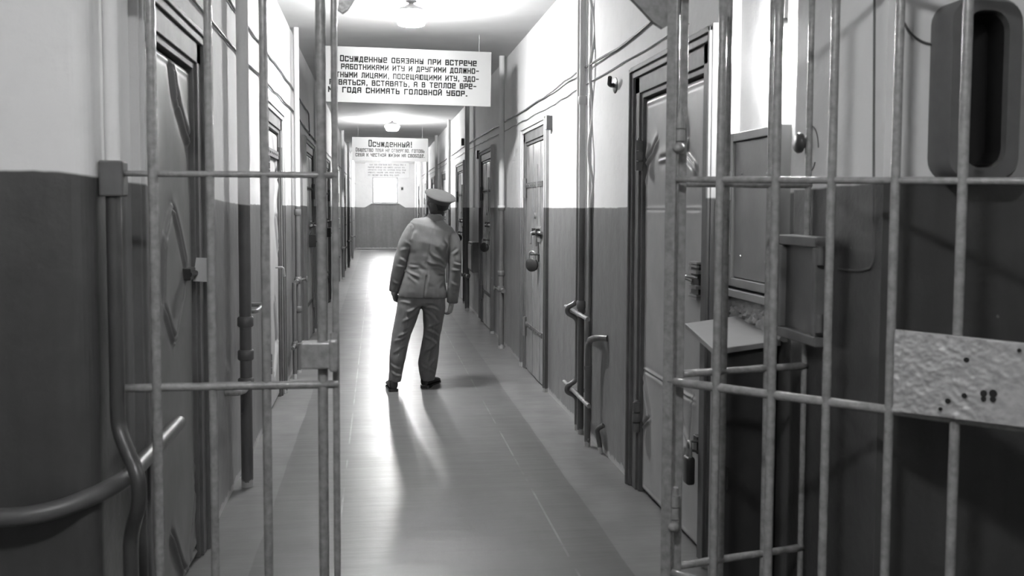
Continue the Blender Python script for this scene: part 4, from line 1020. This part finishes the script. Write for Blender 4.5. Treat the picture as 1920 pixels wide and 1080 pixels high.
def hand(wr, down, palm_n, thumb, curl, sc=1.0):
    """wr wrist, down towards the fingers, palm_n out of the palm, thumb side"""
    d, n, t = Vector(down).normalized(), Vector(palm_n).normalized(), Vector(thumb).normalized()
    n = (n - d * n.dot(d)).normalized(); t = d.cross(n) * (1 if d.cross(n).dot(t) > 0 else -1); w0_ = Vector(wr)
    mb.loft([(w0_, .027, .020, t, n), (w0_ + d * .03, .036, .019, t, n), (w0_ + d * .06, .041, .017, t, n), (w0_ + d * .088, .039, .014, t, n), (w0_ + d * .096, .034, .010, t, n)], 18, 2.3)
    for i, (off, ln) in enumerate(((.030, .072), (.010, .080), (-.010, .074), (-.029, .060))):
        p = w0_ + d * .082 + t * off; pts = [p]; ang = 0
        for k, f in enumerate((.46, .31, .23)):
            ang += R(curl * (.75, 1.0, .7)[k] + i * 4)
            p = p + (d * math.cos(ang) + n * math.sin(ang)) * (ln * f) + t * off * .03; pts.append(p)
        mb.tube(pts, [.0094, .0088, .0082, .0066], 10); mb.ell(pts[-1], (.0064,) * 3, u=10, v=8)
    b_ = w0_ + d * .022 + t * .026
    pts = [b_, b_ + d * .032 + t * .018 + n * .012, b_ + d * .058 + t * .022 + n * .026, b_ + d * .078 + t * .018 + n * .034]
    mb.tube(pts, [.0135, .0115, .0098, .007], 10); mb.ell(pts[-1], (.007,) * 3, u=10, v=8)
hand((.150, 8.775, .858), (.15, .75, -.62), (.9, -.1, -.3), (-.2, .5, .7), 52)
hand((.655, 8.738, .765), (-.22, .10, -1), (-.85, .45, 0), (-.3, .9, 0), 44)
voxel(mb, 'body', M_SKIN, man, .0045, 2)
for sg in (-1, 1): MB().ell(HM @ Vector((sg * .032, .0845, .004)), (.011, .010, .008), HR).build('eye', M_PAPER, man, smooth=True)
# hair: cropped nape under the cap
mb = MB(); N_ = 30; rg = []
for z, sc in ((-.074, .99), (-.05, 1.03), (-.01, 1.055), (.03, 1.06), (.07, 1.05), (.10, 1.02)):
    row = []
    i = np.interp(z, [p[0] for p in prof], range(len(prof))); rx = np.interp(z, [p[0] for p in prof], [p[1] for p in prof]); ry = np.interp(z, [p[0] for p in prof], [p[2] for p in prof]); yo = np.interp(z, [p[0] for p in prof], [p[3] for p in prof])
    for k in range(N_):
        th_ = R(182 + 176 * k / (N_ - 1)); jag = .003 * math.sin(k * 1.1) if z < -.05 else 0
        lift = .012 * max(0, 1 - abs(k - N_ / 2) / (N_ / 2)) if z < -.05 else 0
        row.append(mb.bm.verts.new(HM @ Vector((rx * sc * math.cos(th_), yo + ry * sc * math.sin(th_), z + jag - lift))))
    rg.append(row)
inn = [[mb.bm.verts.new(HM @ ((HM.inverted() @ v.co) * .9)) for v in row] for row in rg]
for G_ in (rg, inn):
    for i in range(len(G_) - 1):
        for k in range(N_ - 1): mb.face([G_[i][k], G_[i][k + 1], G_[i + 1][k + 1], G_[i + 1][k]])
for k in range(N_ - 1): mb.face([rg[0][k], rg[0][k + 1], inn[0][k + 1], inn[0][k]]); mb.face([rg[-1][k], rg[-1][k + 1], inn[-1][k + 1], inn[-1][k]])
for i in range(len(rg) - 1): mb.face([rg[i][0], rg[i + 1][0], inn[i + 1][0], inn[i][0]]); mb.face([rg[i][-1], rg[i + 1][-1], inn[i + 1][-1], inn[i][-1]])
mb.build('hair', M_HAIR, man, smooth=True)
# peaked cap, crown tipped back
CM_ = Matrix.Translation((.538, 8.75, 1.642)) @ Matrix.Rotation(R(15), 4, 'Y') @ Matrix.Rotation(R(21), 4, 'X') @ Matrix.Rotation(R(-26), 4, 'Z')
cp = MB().lathe([(.001, .012), (.094, .012), (.098, .018), (.112, .040), (.130, .060), (.139, .068), (.139, .073), (.128, .078), (.08, .083), (.001, .086)], CM_ @ Matrix.Diagonal((1, 1.04, 1, 1)), 40).build('cap', M_CAPTOP, man, smooth=True, auto=False)
MB().lathe([(.088, -.034), (.0935, -.034), (.097, .014), (.0975, .02), (.088, .02)], CM_ @ Matrix.Diagonal((1, 1.05, 1, 1)), 40).build('cap_band', M_BAND, cp, smooth=True)
MB().lathe([(.136, .068), (.1415, .0705), (.136, .073)], CM_ @ Matrix.Diagonal((1, 1.04, 1, 1)), 40).build('piping', M_BAND, cp, smooth=True)
mb = MB(); rows_ = []
for f in (0, .5, 1):
    rows_.append([(mb.bm.verts.new(CM_ @ Vector(((.094 + .045 * f * math.sin(t) ** .8) * math.cos(t) * (1 - .12 * f), (.098 + .055 * f) * math.sin(t), -.026 - .03 * f * math.sin(t)))), mb.bm.verts.new(CM_ @ Vector(((.094 + .045 * f * math.sin(t) ** .8) * math.cos(t) * (1 - .12 * f), (.098 + .055 * f) * math.sin(t), -.031 - .03 * f * math.sin(t))))) for t in np.linspace(R(20), R(160), 16)])
for w2 in (0, 1):
    for i in range(2):
        for k in range(15): mb.face([rows_[i][k][w2], rows_[i][k + 1][w2], rows_[i + 1][k + 1][w2], rows_[i + 1][k][w2]])
for k in range(15): mb.face([rows_[2][k][0], rows_[2][k + 1][0], rows_[2][k + 1][1], rows_[2][k][1]])
mb.build('visor', M_SHOE, cp, smooth=True)
